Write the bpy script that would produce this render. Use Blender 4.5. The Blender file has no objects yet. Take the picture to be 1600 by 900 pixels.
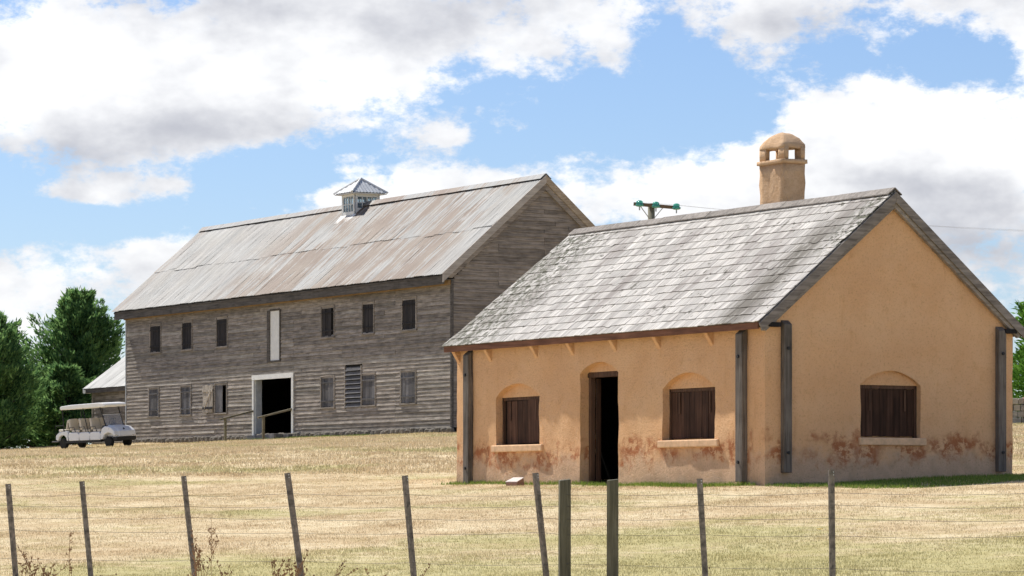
import bpy, bmesh, math, random
import numpy as np
from mathutils import Vector, Matrix, noise
from mathutils.geometry import delaunay_2d_cdt

random.seed(7); RNG = np.random.default_rng(11)
scene = bpy.context.scene
col = scene.collection
R = math.radians

# ------------------------------------------------------------------ camera
cam_d = bpy.data.cameras.new('camera'); cam = bpy.data.objects.new('camera', cam_d); col.objects.link(cam)
cam.location = (0, 0, 0); cam.rotation_euler = (R(90), 0, 0)
cam_d.sensor_width = 36; cam_d.lens = 36 * 5700 / 1600; cam_d.shift_y = 340 / 1600
cam_d.clip_start = 0.5; cam_d.clip_end = 8000
scene.camera = cam

# ------------------------------------------------------------------ light
ROT = R(29.69)                                   # both buildings share this heading
U = Vector((-math.sin(ROT), math.cos(ROT), 0))   # along the long walls, away from the viewer
V = Vector((math.cos(ROT), math.sin(ROT), 0))    # along the gables, to the right
SUN_EL, SUN_OFF = R(53), R(11)
sd = (U * math.cos(SUN_OFF) - V * math.sin(SUN_OFF)) * math.cos(SUN_EL) + Vector((0, 0, math.sin(SUN_EL)))
sun_d = bpy.data.lights.new('sun', 'SUN'); sun_d.energy = 3.5; sun_d.angle = R(0.55); sun_d.color = (1, .95, .87)
sun = bpy.data.objects.new('sun', sun_d); col.objects.link(sun)
sun.rotation_euler = sd.to_track_quat('Z', 'Y').to_euler(); sun.location = (-40, 40, 80)

scene.view_settings.view_transform = 'Standard'; scene.view_settings.look = 'None'
scene.view_settings.exposure = 0.85; scene.view_settings.gamma = 1
scene.cycles.max_bounces = 5; scene.cycles.diffuse_bounces = 3; scene.cycles.adaptive_threshold = .02

# ------------------------------------------------------------------ node helpers
class NT:
    def __init__(s, tree): s.t = tree; s.n = tree.nodes; s.l = tree.links
    def new(s, typ, **kw):
        n = s.n.new(typ)
        for k, v in kw.items(): setattr(n, k, v)
        return n
    def link(s, a, b): s.l.new(a, b)
    def put(s, sock, v):
        if isinstance(v, bpy.types.NodeSocket): s.l.new(v, sock)
        elif v is not None: sock.default_value = v
    def math(s, op, a, b=None, c=None, clamp=False):
        n = s.new('ShaderNodeMath', operation=op); n.use_clamp = clamp
        s.put(n.inputs[0], a)
        if b is not None: s.put(n.inputs[1], b)
        if c is not None: s.put(n.inputs[2], c)
        return n.outputs[0]
    def mapr(s, v, a, b, c=0., d=1., smooth=True):
        n = s.new('ShaderNodeMapRange'); n.interpolation_type = 'SMOOTHSTEP' if smooth else 'LINEAR'
        for i, x in enumerate((v, a, b, c, d)): s.put(n.inputs[i], x)
        return n.outputs[0]
    def mix(s, f, a, b, mode='MIX'):
        n = s.new('ShaderNodeMix', data_type='RGBA', blend_type=mode)
        s.put(n.inputs[0], f); s.put(n.inputs[6], c4(a)); s.put(n.inputs[7], c4(b)); return n.outputs[2]
    def noise(s, vec, scale, detail=4., rough=.55, dist=0.):
        n = s.new('ShaderNodeTexNoise'); s.put(n.inputs['Vector'], vec); s.put(n.inputs['Scale'], scale)
        s.put(n.inputs['Detail'], detail); s.put(n.inputs['Roughness'], rough); s.put(n.inputs['Distortion'], dist)
        return n.outputs['Fac']
    def scale(s, vec, xyz, loc=(0, 0, 0)):
        n = s.new('ShaderNodeMapping'); s.put(n.inputs['Vector'], vec); n.inputs['Scale'].default_value = xyz; n.inputs['Location'].default_value = loc
        return n.outputs[0]
    def sep(s, vec): n = s.new('ShaderNodeSeparateXYZ'); s.put(n.inputs[0], vec); return n.outputs
    def comb(s, x, y, z):
        n = s.new('ShaderNodeCombineXYZ'); s.put(n.inputs[0], x); s.put(n.inputs[1], y); s.put(n.inputs[2], z); return n.outputs[0]
    def bump(s, h, strength, dist=.02):
        n = s.new('ShaderNodeBump'); s.put(n.inputs['Height'], h); n.inputs['Strength'].default_value = strength; n.inputs['Distance'].default_value = dist
        return n.outputs[0]
def c4(c):
    if isinstance(c, (tuple, list)) and len(c) == 3: return (*c, 1.)
    return c

# ------------------------------------------------------------------ world: clear blue sky with broken cumulus
world = bpy.data.worlds.new('World'); scene.world = world; world.use_nodes = True
w = NT(world.node_tree); w.n.clear(); world.cycles.sampling_method = 'MANUAL'; world.cycles.sample_map_resolution = 512
sky = w.new('ShaderNodeTexSky', sky_type='NISHITA'); sky.sun_disc = False
sky.sun_elevation = SUN_EL; sky.sun_rotation = math.atan2(sd.x, sd.y); sky.altitude = 200; sky.air_density = 1.0; sky.dust_density = .3; sky.ozone_density = 2.0
tc = w.new('ShaderNodeTexCoord'); D = tc.outputs['Generated']
dx, dy, dz = w.sep(D)
az = w.math('ARCTAN2', dx, dy)
el = w.math('ARCSINE', dz)
AE = w.comb(az, el, 0)
def blobs(items, K=2.4):           # clouds (or gaps) centred at given azimuth and elevation (radians)
    acc = 0.
    for x, y, rx, ry, amp in items:
        a, e = P(x, y); ra, re = rx / 5700 * K, ry / 5700 * K
        g_ = w.new('ShaderNodeTexGradient', gradient_type='QUADRATIC_SPHERE'); w.link(w.scale(AE, (1 / ra, 1 / re, 1), (-a / ra, -e / re, 0)), g_.inputs[0])
        acc = w.math('MULTIPLY_ADD', g_.outputs[1], amp * 1.06, acc)
    return acc
def P(px, py): return (px - 800) / 5700, (790 - py) / 5700
CLOUDS = [  # centre x, y, half width, half height, weight
    (230, 60, 330, 110, .50), (760, 70, 270, 95, .50), (480, 100, 260, 90, .42), (130, 205, 270, 75, .50), (360, 205, 90, 45, .32), (980, 10, 90, 60, .2),
    (690, 240, 230, 42, -.42), (930, 190, 150, 75, -.45), (330, 300, 150, 50, -.50), (20, 325, 150, 34, -.50), (200, 345, 170, 26, -.40), (440, 265, 120, 40, -.3), (270, 290, 50, 18, .6), (240, 395, 60, 25, .4), (400, 205, 60, 30, .35), (130, 308, 85, 26, .85), (697, 218, 46, 22, 1.15),
    (80, 440, 170, 55, .42), (270, 410, 100, 40, .36), (190, 375, 90, 25, -.2), (500, 312, 140, 42, .55), (740, 295, 110, 38, .42), (620, 330, 200, 40, .4),
    (1320, 235, 190, 95, .55), (1120, 295, 170, 62, .6), (950, 305, 100, 45, .6), (1530, 250, 110, 110, .55), (1450, 420, 300, 90, .42),
    (1180, 45, 95, 45, .40), (1440, 12, 190, 36, .46), (1595, 70, 38, 48, .5), (1330, 105, 210, 34, -.62), (1055, 70, 45, 70, -.6), (1080, 175, 140, 45, -.6), (1540, 110, 60, 36, -.3),
    (0, 15, 45, 40, -.4)]
bias = blobs(CLOUDS)
Ds = w.scale(D, (1, 1, 1.55))
n1 = w.noise(Ds, 24, 5, .60)
n2 = w.noise(w.scale(D, (1, 1, 1.7), (3, 1, 2)), 95, 5, .68)
dens = w.math('ADD', w.math('ADD', w.math('MULTIPLY', w.math('SUBTRACT', n1, .5), 1.9), w.math('MULTIPLY', w.math('SUBTRACT', n2, .5), 1.25)), w.math('MULTIPLY', bias, 1.0))
cov = w.math('MULTIPLY', w.mapr(dens, -.04, .34), w.mapr(dens, -.1, .5, .75, 1.))
# soft self shading of the clouds
n3 = w.noise(w.scale(D, (1, 1, 2.0), (7, 3, 1)), 19, 4, .56)
n4 = w.noise(w.scale(D, (1, 1, 1.6), (1, 8, 4)), 60, 4, .6)
GREY = [(430, 15, 200, 55, .50), (250, 205, 150, 34, .50), (60, 250, 150, 36, .45), (640, 60, 130, 40, .2), (1490, 300, 110, 40, .30), (1500, 385, 170, 50, .45), (1330, 290, 110, 26, .22), (1330, 190, 200, 60, -.45), (1560, 200, 80, 60, -.4), (1120, 270, 120, 40, -.35), (100, 120, 120, 70, -.4), (1220, 45, 80, 22, .25), (860, 100, 120, 30, .25), (1000, 330, 160, 25, .2)]
gb = blobs(GREY)
thick = w.mapr(w.math('ADD', gb, w.math('ADD', w.math('MULTIPLY', w.math('SUBTRACT', n3, .5), 1.7), w.math('MULTIPLY', w.math('SUBTRACT', n4, .5), .9))), -.38, .80)
ccol = w.mix(thick, (.635, .635, .635), (.31, .315, .345))
skyc = w.mix(1.0, sky.outputs[0], (.048, .053, .066), 'MULTIPLY')
ccs = w.mix(1.0, ccol, (1., 1., 1.), 'MULTIPLY')
final = w.mix(w.math('MULTIPLY', cov, .96), skyc, ccs)
bg = w.new('ShaderNodeBackground'); w.link(final, bg.inputs[0]); bg.inputs[1].default_value = 1.0
wo = w.new('ShaderNodeOutputWorld'); w.link(bg.outputs[0], wo.inputs[0])

# ------------------------------------------------------------------ materials
MATS = {}
def mat(name):
    m = bpy.data.materials.new(name); m.use_nodes = True; t = NT(m.node_tree); t.n.clear()
    b = t.new('ShaderNodeBsdfPrincipled'); o = t.new('ShaderNodeOutputMaterial'); t.link(b.outputs[0], o.inputs[0])
    MATS[name] = m; return m, t, b, o
def simple(name, colr, rough=.7, metal=0., var=.25, nscale=6., spec=.3):
    m, t, b, o = mat(name); g = t.new('ShaderNodeTexCoord').outputs['Object']
    n = t.noise(g, nscale, 5, .6)
    f = t.mapr(n, .25, .75, 1 - var, 1 + var, False)
    r = t.new('ShaderNodeNewGeometry').outputs['Random Per Island']
    f = t.math('MULTIPLY', f, t.mapr(r, 0, 1, 1 - var * .5, 1 + var * .5, False))
    cc = t.new('ShaderNodeCombineColor'); [t.link(f, cc.inputs[i]) for i in range(3)]
    t.link(t.mix(1., colr, cc.outputs[0], 'MULTIPLY'), b.inputs['Base Color'])
    b.inputs['Roughness'].default_value = rough; b.inputs['Metallic'].default_value = metal; b.inputs['Specular IOR Level'].default_value = spec
    return m
def wood(name, c1, c2, axis=1, rough=.85, streak=26., var=.35, bump=.35):
    """weathered timber; grain runs along the given local axis"""
    m, t, b, o = mat(name); tcn = t.new('ShaderNodeTexCoord')
    gi = t.new('ShaderNodeNewGeometry').outputs['Random Per Island']
    oi = t.new('ShaderNodeObjectInfo').outputs['Random']
    rnd = t.math('FRACT', t.math('ADD', t.math('MULTIPLY', gi, 3.7), t.math('MULTIPLY', oi, 5.3)))
    sc = [streak] * 3; sc[axis] = 1.2
    vec = t.new('ShaderNodeVectorMath', operation='ADD'); t.link(tcn.outputs['Object'], vec.inputs[0]); t.link(t.comb(rnd, t.math('MULTIPLY', rnd, 7.), rnd), vec.inputs[1])
    g1 = t.noise(t.scale(vec.outputs[0], sc), 1., 6, .65, .6)
    g2 = t.noise(vec.outputs[0], 1.6, 4, .6)
    f = t.math('ADD', t.math('MULTIPLY', g1, .75), t.math('MULTIPLY', g2, .35))
    base = t.mix(t.mapr(f, .32, .78), c1, c2)
    k = t.mapr(rnd, 0, 1, 1 - var, 1 + var, False)
    cc = t.new('ShaderNodeCombineColor'); [t.link(k, cc.inputs[i]) for i in range(3)]
    t.link(t.mix(1., base, cc.outputs[0], 'MULTIPLY'), b.inputs['Base Color'])
    b.inputs['Roughness'].default_value = rough; b.inputs['Specular IOR Level'].default_value = .2
    t.link(t.bump(g1, bump, .01), b.inputs['Normal'])
    return m

wood('siding', (.075, .066, .058), (.40, .355, .31), axis=1, streak=34, var=.24)
wood('siding_gable', (.085, .072, .061), (.38, .325, .275), axis=0, streak=34, var=.22)
wood('siding_bleached', (.12, .105, .09), (.36, .33, .29), axis=1, streak=20, var=.35)
wood('dark_shutter', (.012, .011, .012), (.042, .038, .038), axis=2, streak=30)
wood('grey_shutter', (.055, .055, .060), (.17, .165, .17), axis=2, streak=30)
wood('pale_shutter', (.16, .13, .10), (.55, .50, .43), axis=2, streak=14, var=.2)
wood('grey_post', (.05, .043, .036), (.21, .185, .16), axis=2, streak=28, var=.15)
wood('green_post', (.055, .052, .034), (.19, .175, .12), axis=2, streak=28, var=.15)
wood('barge_grey', (.12, .105, .092), (.36, .325, .29), axis=0, streak=18, var=.15)
wood('barge_pale', (.32, .28, .25), (.56, .51, .46), axis=0, streak=18, var=.12)
wood('barge_tan', (.20, .15, .10), (.44, .36, .27), axis=0, streak=18, var=.12)
wood('fascia_barn', (.045, .04, .038), (.16, .145, .13), axis=1, streak=18, var=.15)
wood('soffit_tan', (.16, .10, .05), (.33, .22, .11), axis=1, streak=18, var=.12)
wood('fascia_red', (.10, .045, .028), (.24, .115, .07), axis=1, streak=18, var=.15)
wood('brown_shutter', (.028, .015, .010), (.115, .060, .038), axis=2, streak=30, var=.4)
wood('brown_frame', (.05, .03, .02), (.15, .085, .055), axis=2, streak=26, var=.15)
wood('rail', (.10, .09, .06), (.27, .24, .17), axis=0, streak=20, var=.12)
simple('white_paint', (.68, .68, .66), .55, var=.1)
simple('grey_paint', (.42, .44, .46), .6, var=.15)
simple('cart_white', (.70, .72, .76), .3, var=.04, spec=.5)
simple('cart_roof', (.82, .82, .80), .4, var=.05, spec=.5)
simple('cart_black', (.018, .018, .02), .5, var=.2)
simple('tyre', (.022, .021, .02), .85, var=.3)
simple('rim', (.10, .10, .10), .4, .3, var=.1)
simple('seat_beige', (.62, .56, .46), .6, var=.08)
simple('dark_inside', (.012, .011, .010), .95, var=.3)  # interior shade put into the colour: near-black surfaces behind the openings
simple('picket', (.23, .195, .165), .7, .2, var=.75, nscale=18)
simple('wire', (.10, .085, .075), .55, .5, var=.3)
simple('steel', (.35, .35, .34), .45, .8, var=.15)
simple('weed', (.34, .20, .11), .85, var=.35)
simple('stone', (.13, .115, .095), .9, var=.4, nscale=5)
simple('brick_red', (.30, .15, .11), .9, var=.3, nscale=9)
simple('rubble', (.40, .345, .27), .9, var=.35, nscale=7)
simple('sill_plaster', (.74, .50, .31), .95, var=.22, nscale=8, spec=.1)
simple('block_top', (.62, .55, .51), .85, var=.15)
simple('block_side', (.34, .20, .15), .9, var=.25, nscale=12)
simple('pole_wood', (.20, .19, .14), .85, var=.25, nscale=9)
simple('arm_wood', (.14, .095, .06), .85, var=.25, nscale=9)
simple('bark', (.06, .048, .038), .95, var=.3)
simple('yellow_petal', (.75, .58, .04), .6, var=.1)
m, t, b, o = mat('insulator_glass'); b.inputs['Base Color'].default_value = (.12, .62, .50, 1); b.inputs['Roughness'].default_value = .08; b.inputs['Transmission Weight'].default_value = .6; b.inputs['IOR'].default_value = 1.45
m, t, b, o = mat('window_glass'); b.inputs['Base Color'].default_value = (.62, .72, .76, 1); b.inputs['Roughness'].default_value = .05; b.inputs['Transmission Weight'].default_value = .85; b.inputs['IOR'].default_value = 1.2
m, t, b, o = mat('windscreen'); b.inputs['Base Color'].default_value = (.62, .64, .70, 1); b.inputs['Roughness'].default_value = .12; b.inputs['Transmission Weight'].default_value = .72; b.inputs['IOR'].default_value = 1.15

# ochre limewashed render, washed off and stained red-brown along the foot
m, t, b, o = mat('plaster'); tcn = t.new('ShaderNodeTexCoord'); g = tcn.outputs['Object']; gx, gy, gz = t.sep(g)
big = t.noise(g, .9, 5, .6); med = t.noise(g, 4.5, 6, .65); fine = t.noise(g, 26, 5, .7); spk = t.noise(g, 75, 3, .6)
ochre = t.mix(t.mapr(big, .3, .72), (.75, .445, .235), (.81, .515, .29))
ochre = t.mix(t.mapr(med, .52, .78, 0, .40), ochre, (.54, .27, .11))
ochre = t.mix(t.mapr(fine, .50, .72, 0, .55), ochre, (.44, .235, .10)); ochre = t.mix(t.mapr(spk, .52, .70, 0, .45), ochre, (.74, .49, .28))
gut = t.noise(t.scale(g, (5, 5, .55)), 1.0, 5, .6)
ochre = t.mix(t.mapr(gut, .60, .78, 0, .35), ochre, (.50, .22, .07))
wob = t.math('ADD', t.math('MULTIPLY', t.math('SUBTRACT', t.noise(g, 1.3, 6, .7), .5), 1.0), t.math('MULTIPLY', t.math('SUBTRACT', t.noise(g, 6.5, 5, .7), .5), .55))
h = t.math('ADD', gz, wob)
low = t.mapr(h, .78, .38)                       # bare, paler foot
lowc = t.mix(t.mapr(med, .35, .65), (.68, .475, .32), (.58, .40, .265))
lowc = t.mix(t.mapr(fine, .5, .7, 0, .5), lowc, (.30, .20, .14))
c = t.mix(t.math('MULTIPLY', low, .85), ochre, lowc)
band = t.math('MULTIPLY', t.mapr(h, .34, .62), t.mapr(h, .98, .76))
patch = t.mapr(t.noise(t.scale(g, (1, 1, 1.1), (4, 2, 9)), 4.6, 8, .72, .25), .43, .53)
patch2 = t.mapr(t.noise(g, 2.1, 3, .5), .36, .56)
c = t.mix(t.math('MULTIPLY', t.math('MULTIPLY', band, patch), t.math('MULTIPLY', patch2, .88)), c, (.40, .135, .055))
damp = t.mapr(h, .22, -.02)
c = t.mix(t.math('MULTIPLY', damp, .25), c, (.27, .235, .19))
t.link(c, b.inputs['Base Color']); b.inputs['Roughness'].default_value = .95; b.inputs['Specular IOR Level'].default_value = .1
hh = t.math('ADD', t.math('MULTIPLY', med, .7), t.math('ADD', t.math('MULTIPLY', fine, .45), t.math('MULTIPLY', spk, .22)))
t.link(t.bump(hh, 1., .05), b.inputs['Normal'])

m, t, b, o = mat('chimney_plaster'); g = t.new('ShaderNodeTexCoord').outputs['Object']
med = t.noise(g, 6, 6, .65); fine = t.noise(g, 28, 5, .7)
c = t.mix(t.mapr(med, .3, .7), (.57, .375, .225), (.65, .455, .29)); c = t.mix(t.mapr(fine, .5, .72, 0, .5), c, (.34, .20, .11))
t.link(c, b.inputs['Base Color']); b.inputs['Roughness'].default_value = .95; b.inputs['Specular IOR Level'].default_value = .1
t.link(t.bump(t.math('ADD', med, fine), .9, .03), b.inputs['Normal'])

# split shingles bleached pale grey, stained and mossy near the verges (coordinates of the cottage itself)
def shingle_mat(ref):
    m, t, b, o = mat('shingle'); tcn = t.new('ShaderNodeTexCoord'); tcn.object = ref; g = tcn.outputs['Object']; gx, gy, gz = t.sep(g)
    gi = t.new('ShaderNodeNewGeometry').outputs['Random Per Island']; oi = t.new('ShaderNodeObjectInfo').outputs['Random']
    rnd = t.math('FRACT', t.math('ADD', t.math('MULTIPLY', gi, 3.7), t.math('MULTIPLY', oi, 5.3)))
    grain = t.noise(t.scale(g, (1.6, 34, 1.6)), 1., 5, .65)
    c = t.mix(t.mapr(grain, .28, .72), (.30, .28, .255), (.60, .575, .535))
    k = t.mapr(rnd, 0, 1, .72, 1.10, False); cc = t.new('ShaderNodeCombineColor'); [t.link(k, cc.inputs[i]) for i in range(3)]
    c = t.mix(1., c, cc.outputs[0], 'MULTIPLY')
    run = t.noise(t.scale(g, (.55, 1.9, .55), (2, 5, 0)), 1., 5, .62)
    c = t.mix(t.mapr(run, .48, .70, 0, .75), c, (.19, .165, .15))
    strip = t.math('MULTIPLY', t.mapr(t.math('ABSOLUTE', t.math('SUBTRACT', t.math('ADD', gy, t.math('MULTIPLY', grain, .5)), 1.15)), .75, .1), t.mapr(gx, 2.7, 1.6))
    c = t.mix(t.math('MULTIPLY', strip, t.mapr(t.noise(t.scale(g, (1, 2.5, 1)), 2.4, 5, .65), .25, .50, 0, .92)), c, (.10, .088, .07))
    edge = t.math('ADD', t.mapr(gy, 8.4, 10.6), t.math('MULTIPLY', t.mapr(gy, .75, .1), t.mapr(gx, .9, 1.8)))
    moss = t.math('MULTIPLY', t.mapr(t.noise(g, 8, 4, .6), .48, .55), t.math('MAXIMUM', edge, .0))
    c = t.mix(t.math('MULTIPLY', moss, .95), c, (.06, .062, .036)); c = t.mix(t.math('MULTIPLY', t.mapr(gy, 8.8, 11.2), t.mapr(run, .4, .6, 0, .45)), c, (.16, .15, .12))
    spots = t.mapr(t.noise(t.scale(g, (1, 1, 1), (9, 1, 4)), 6.3, 2, .5), .665, .69)
    c = t.mix(t.math('MULTIPLY', spots, .8), c, (.09, .085, .065))
    t.link(c, b.inputs['Base Color']); b.inputs['Roughness'].default_value = .8; b.inputs['Specular IOR Level'].default_value = .25
    t.link(t.bump(grain, .4, .01), b.inputs['Normal'])
    return m
def iron_mat(name, ref, rusty=True):
    m, t, b, o = mat(name); tcn = t.new('ShaderNodeTexCoord'); tcn.object = ref; g = tcn.outputs['Object']; gx, gy, gz = t.sep(g)
    oi = t.new('ShaderNodeObjectInfo').outputs['Random']
    str1 = t.noise(t.scale(g, (.42, 11, .42)), 1., 6, .65); str2 = t.noise(t.scale(g, (.7, 15, .7), (3, 3, 0)), 1., 5, .72); patch = t.noise(t.scale(g, (.5, .32, .5)), 1., 4, .6)
    c = t.mix(t.mapr(str2, .3, .7), (.14, .145, .15), (.33, .335, .33))
    k = t.mapr(oi, 0, 1, .82, 1.12, False); cc = t.new('ShaderNodeCombineColor'); [t.link(k, cc.inputs[i]) for i in range(3)]
    c = t.mix(1., c, cc.outputs[0], 'MULTIPLY')
    if rusty:
        zone = t.math('MULTIPLY', t.mapr(gy, 23, 17.5, .18, 1.), t.mapr(gy, .8, 2.4, .15, 1.))
        rust = t.mapr(t.math('ADD', t.math('ADD', t.math('MULTIPLY', str1, .75), t.math('MULTIPLY', patch, .5)), t.math('MULTIPLY', t.math('SUBTRACT', oi, .5), .16)), .56, .65)
        c = t.mix(t.math('MULTIPLY', t.math('MULTIPLY', rust, zone), .92), c, t.mix(str2, (.07, .038, .024), (.165, .105, .068)))
        far = t.mapr(gy, 30.2, 31.2); c = t.mix(t.math('MULTIPLY', t.math('MULTIPLY', far, t.mapr(str1, .4, .6)), .6), c, (.2, .13, .09))
        tint = t.mapr(t.noise(g, .6, 3, .5), .4, .7, 0, .25); c = t.mix(tint, c, (.24, .215, .175))
    t.link(c, b.inputs['Base Color']); b.inputs['Roughness'].default_value = .62; b.inputs['Metallic'].default_value = .12; b.inputs['Specular IOR Level'].default_value = .35
    return m

# dry paddock grass; same colours for soil sheet and blades
def grass_mat(name, blades):
    m, t, b, o = mat(name); geo = t.new('ShaderNodeNewGeometry'); p = geo.outputs['Position']; x, y, z = t.sep(p)
    q = t.scale(p, (1, 1, 0))
    n1 = t.noise(q, .16, 5, .6); n2 = t.noise(t.scale(p, (1, 1, 0), (20, 7, 0)), .45, 6, .65); n3 = t.noise(q, 2.6, 5, .65); n4 = t.noise(q, 14, 4, .65)
    c = t.mix(t.mapr(n2, .34, .66), (.49, .38, .23), (.66, .56, .375))
    c = t.mix(t.mapr(n3, .40, .70, 0, .65), c, (.46, .335, .20))
    c = t.mix(t.mapr(t.noise(t.scale(p, (1, 1, 0), (3, 40, 0)), .7, 5, .6), .56, .72, 0, .6), c, (.66, .56, .39))
    near = t.math('MULTIPLY', t.mapr(y, 54, 40), t.mapr(x, -4.5, 4.5, .45, 1.1))
    gsum = t.math('ADD', t.math('ADD', t.math('MULTIPLY', n1, .9), t.math('MULTIPLY', n3, .35)), t.math('MULTIPLY', near, .17))
    green = t.mapr(gsum, .61, .80)
    c = t.mix(t.math('MULTIPLY', green, .66), c, t.mix(n4, (.28, .285, .10), (.44, .41, .19)))
    if blades:
        r = geo.outputs['Random Per Island']
        k = t.mapr(r, 0, 1, .82, 1.26, False); cc = t.new('ShaderNodeCombineColor'); [t.link(k, cc.inputs[i]) for i in range(3)]
        c = t.mix(1., c, cc.outputs[0], 'MULTIPLY')
        t.n.remove(b); d = t.new('ShaderNodeBsdfDiffuse'); tr = t.new('ShaderNodeBsdfTranslucent'); mx = t.new('ShaderNodeMixShader'); mx.inputs[0].default_value = .45
        t.link(c, d.inputs[0]); t.link(c, tr.inputs[0]); t.link(d.outputs[0], mx.inputs[1]); t.link(tr.outputs[0], mx.inputs[2]); t.link(mx.outputs[0], o.inputs[0])
    else:
        c = t.mix(t.mapr(n4, .45, .75, 0, .5), c, (.27, .19, .105))
        t.link(c, b.inputs['Base Color']); b.inputs['Roughness'].default_value = 1.; b.inputs['Specular IOR Level'].default_value = .0
        t.link(t.bump(t.math('ADD', n3, n4), .6, .05), b.inputs['Normal'])
    return m
grass_mat('paddock', False); grass_mat('dry_blades', True)
def leafy(name, c1, c2, tr=.3):
    m, t, b, o = mat(name); geo = t.new('ShaderNodeNewGeometry'); r = geo.outputs['Random Per Island']
    n = t.noise(geo.outputs['Position'], .9, 3, .6)
    f = t.math('ADD', t.math('MULTIPLY', r, .6), t.math('MULTIPLY', n, .5))
    c = t.mix(t.mapr(f, .2, .85), c1, c2)
    t.n.remove(b); d = t.new('ShaderNodeBsdfDiffuse'); tl = t.new('ShaderNodeBsdfTranslucent'); mx = t.new('ShaderNodeMixShader'); mx.inputs[0].default_value = tr
    t.link(c, d.inputs[0]); t.link(c, tl.inputs[0]); t.link(d.outputs[0], mx.inputs[1]); t.link(tl.outputs[0], mx.inputs[2]); t.link(mx.outputs[0], o.inputs[0])
leafy('cypress_leaf', (.045, .11, .042), (.235, .39, .13), .5)
leafy('bright_leaf', (.04, .12, .02), (.16, .32, .05), .35)
leafy('lush_blade', (.10, .17, .03), (.26, .34, .08), .35)

# ------------------------------------------------------------------ mesh helpers
class MB:
    def __init__(s): s.v = []; s.f = []
    def quad(s, *p): n = len(s.v); s.v += [tuple(q) for q in p]; s.f.append(tuple(range(n, n + len(p)))); return s
    def box(s, lo, hi, M=None):
        x0, y0, z0 = lo; x1, y1, z1 = hi
        return s.hexa([(x0, y0, z0), (x1, y0, z0), (x1, y1, z0), (x0, y1, z0), (x0, y0, z1), (x1, y0, z1), (x1, y1, z1), (x0, y1, z1)], M)
    def hexa(s, p, M=None):
        n = len(s.v)
        if M is not None: p = [tuple(M @ Vector(q)) for q in p]
        s.v += [tuple(q) for q in p]
        s.f += [tuple(n + i for i in q) for q in ((0, 3, 2, 1), (4, 5, 6, 7), (0, 1, 5, 4), (1, 2, 6, 5), (2, 3, 7, 6), (3, 0, 4, 7))]; return s
    def prism(s, poly, ax, a, b, M=None):
        """extrude a 2-d outline along axis ax from a to b"""
        def p3(p, k):
            q = [0, 0, 0]; o = [i for i in range(3) if i != ax]; q[o[0]], q[o[1]] = p; q[ax] = k
            return tuple(M @ Vector(q)) if M is not None else tuple(q)
        n = len(s.v); m = len(poly)
        s.v += [p3(p, a) for p in poly] + [p3(p, b) for p in poly]
        s.f.append(tuple(range(n, n + m))[::-1]); s.f.append(tuple(range(n + m, n + 2 * m)))
        for i in range(m): j = (i + 1) % m; s.f.append((n + i, n + j, n + m + j, n + m + i))
        return s
    def tube(s, pts, r, k=6, cap=True):
        pts = [Vector(p) for p in pts]; n0 = len(s.v); rs = r if isinstance(r, (list, tuple)) else [r] * len(pts)
        for i, p in enumerate(pts):
            d = (pts[min(i + 1, len(pts) - 1)] - pts[max(i - 1, 0)]).normalized()
            a = d.orthogonal().normalized() if abs(d.z) > .95 else d.cross(Vector((0, 0, 1))).normalized(); b2 = d.cross(a)
            for j in range(k):
                th = 2 * math.pi * j / k; s.v.append(tuple(p + (a * math.cos(th) + b2 * math.sin(th)) * rs[i]))
        for i in range(len(pts) - 1):
            for j in range(k):
                q = (j + 1) % k; s.f.append((n0 + i * k + j, n0 + i * k + q, n0 + (i + 1) * k + q, n0 + (i + 1) * k + j))
        if cap: s.f.append(tuple(n0 + j for j in range(k))[::-1]); s.f.append(tuple(n0 + (len(pts) - 1) * k + j for j in range(k)))
        return s
    def lathe(s, prof, k=14, M=None):
        n0 = len(s.v)
        for (r, z) in prof:
            for j in range(k):
                q = Vector((r * math.cos(2 * math.pi * j / k), r * math.sin(2 * math.pi * j / k), z)); s.v.append(tuple(M @ q) if M is not None else tuple(q))
        for i in range(len(prof) - 1):
            for j in range(k):
                q = (j + 1) % k; s.f.append((n0 + i * k + j, n0 + i * k + q, n0 + (i + 1) * k + q, n0 + (i + 1) * k + j))
        s.f.append(tuple(n0 + j for j in range(k))[::-1]); s.f.append(tuple(n0 + (len(prof) - 1) * k + j for j in range(k)))
        return s
    def mesh(s, name):
        me = bpy.data.meshes.new(name); me.from_pydata(s.v, [], s.f)
        bm = bmesh.new(); bm.from_mesh(me); bmesh.ops.recalc_face_normals(bm, faces=bm.faces); bm.to_mesh(me); bm.free(); return me
    def build(s, name, material, parent=None, smooth=False, bevel=0.):
        me = s.mesh(name); return link(name, me, material, parent, smooth, bevel)
def link(name, me, material, parent=None, smooth=False, bevel=0.):
    if not me.materials: me.materials.append(MATS[material])
    o = bpy.data.objects.new(name, me); col.objects.link(o)
    if parent is not None: o.parent = parent
    if smooth: me.polygons.foreach_set('use_smooth', [True] * len(me.polygons))
    if bevel: md = o.modifiers.new('bevel', 'BEVEL'); md.width = bevel; md.segments = 2; md.limit_method = 'ANGLE'
    return o
def tag(o, label=None, cat=None, group=None, kind=None):
    if label: o['label'] = label
    if cat: o['category'] = cat
    if group: o['group'] = group
    if kind: o['kind'] = kind
    return o
def empty(name, loc, rz=0., parent=None):
    o = bpy.data.objects.new(name, None); col.objects.link(o); o.location = loc; o.rotation_euler = (0, 0, rz); o.empty_display_size = .3
    if parent is not None: o.parent = parent
    return o
def fbm(p, s): return noise.noise(Vector(p) * s)

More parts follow.
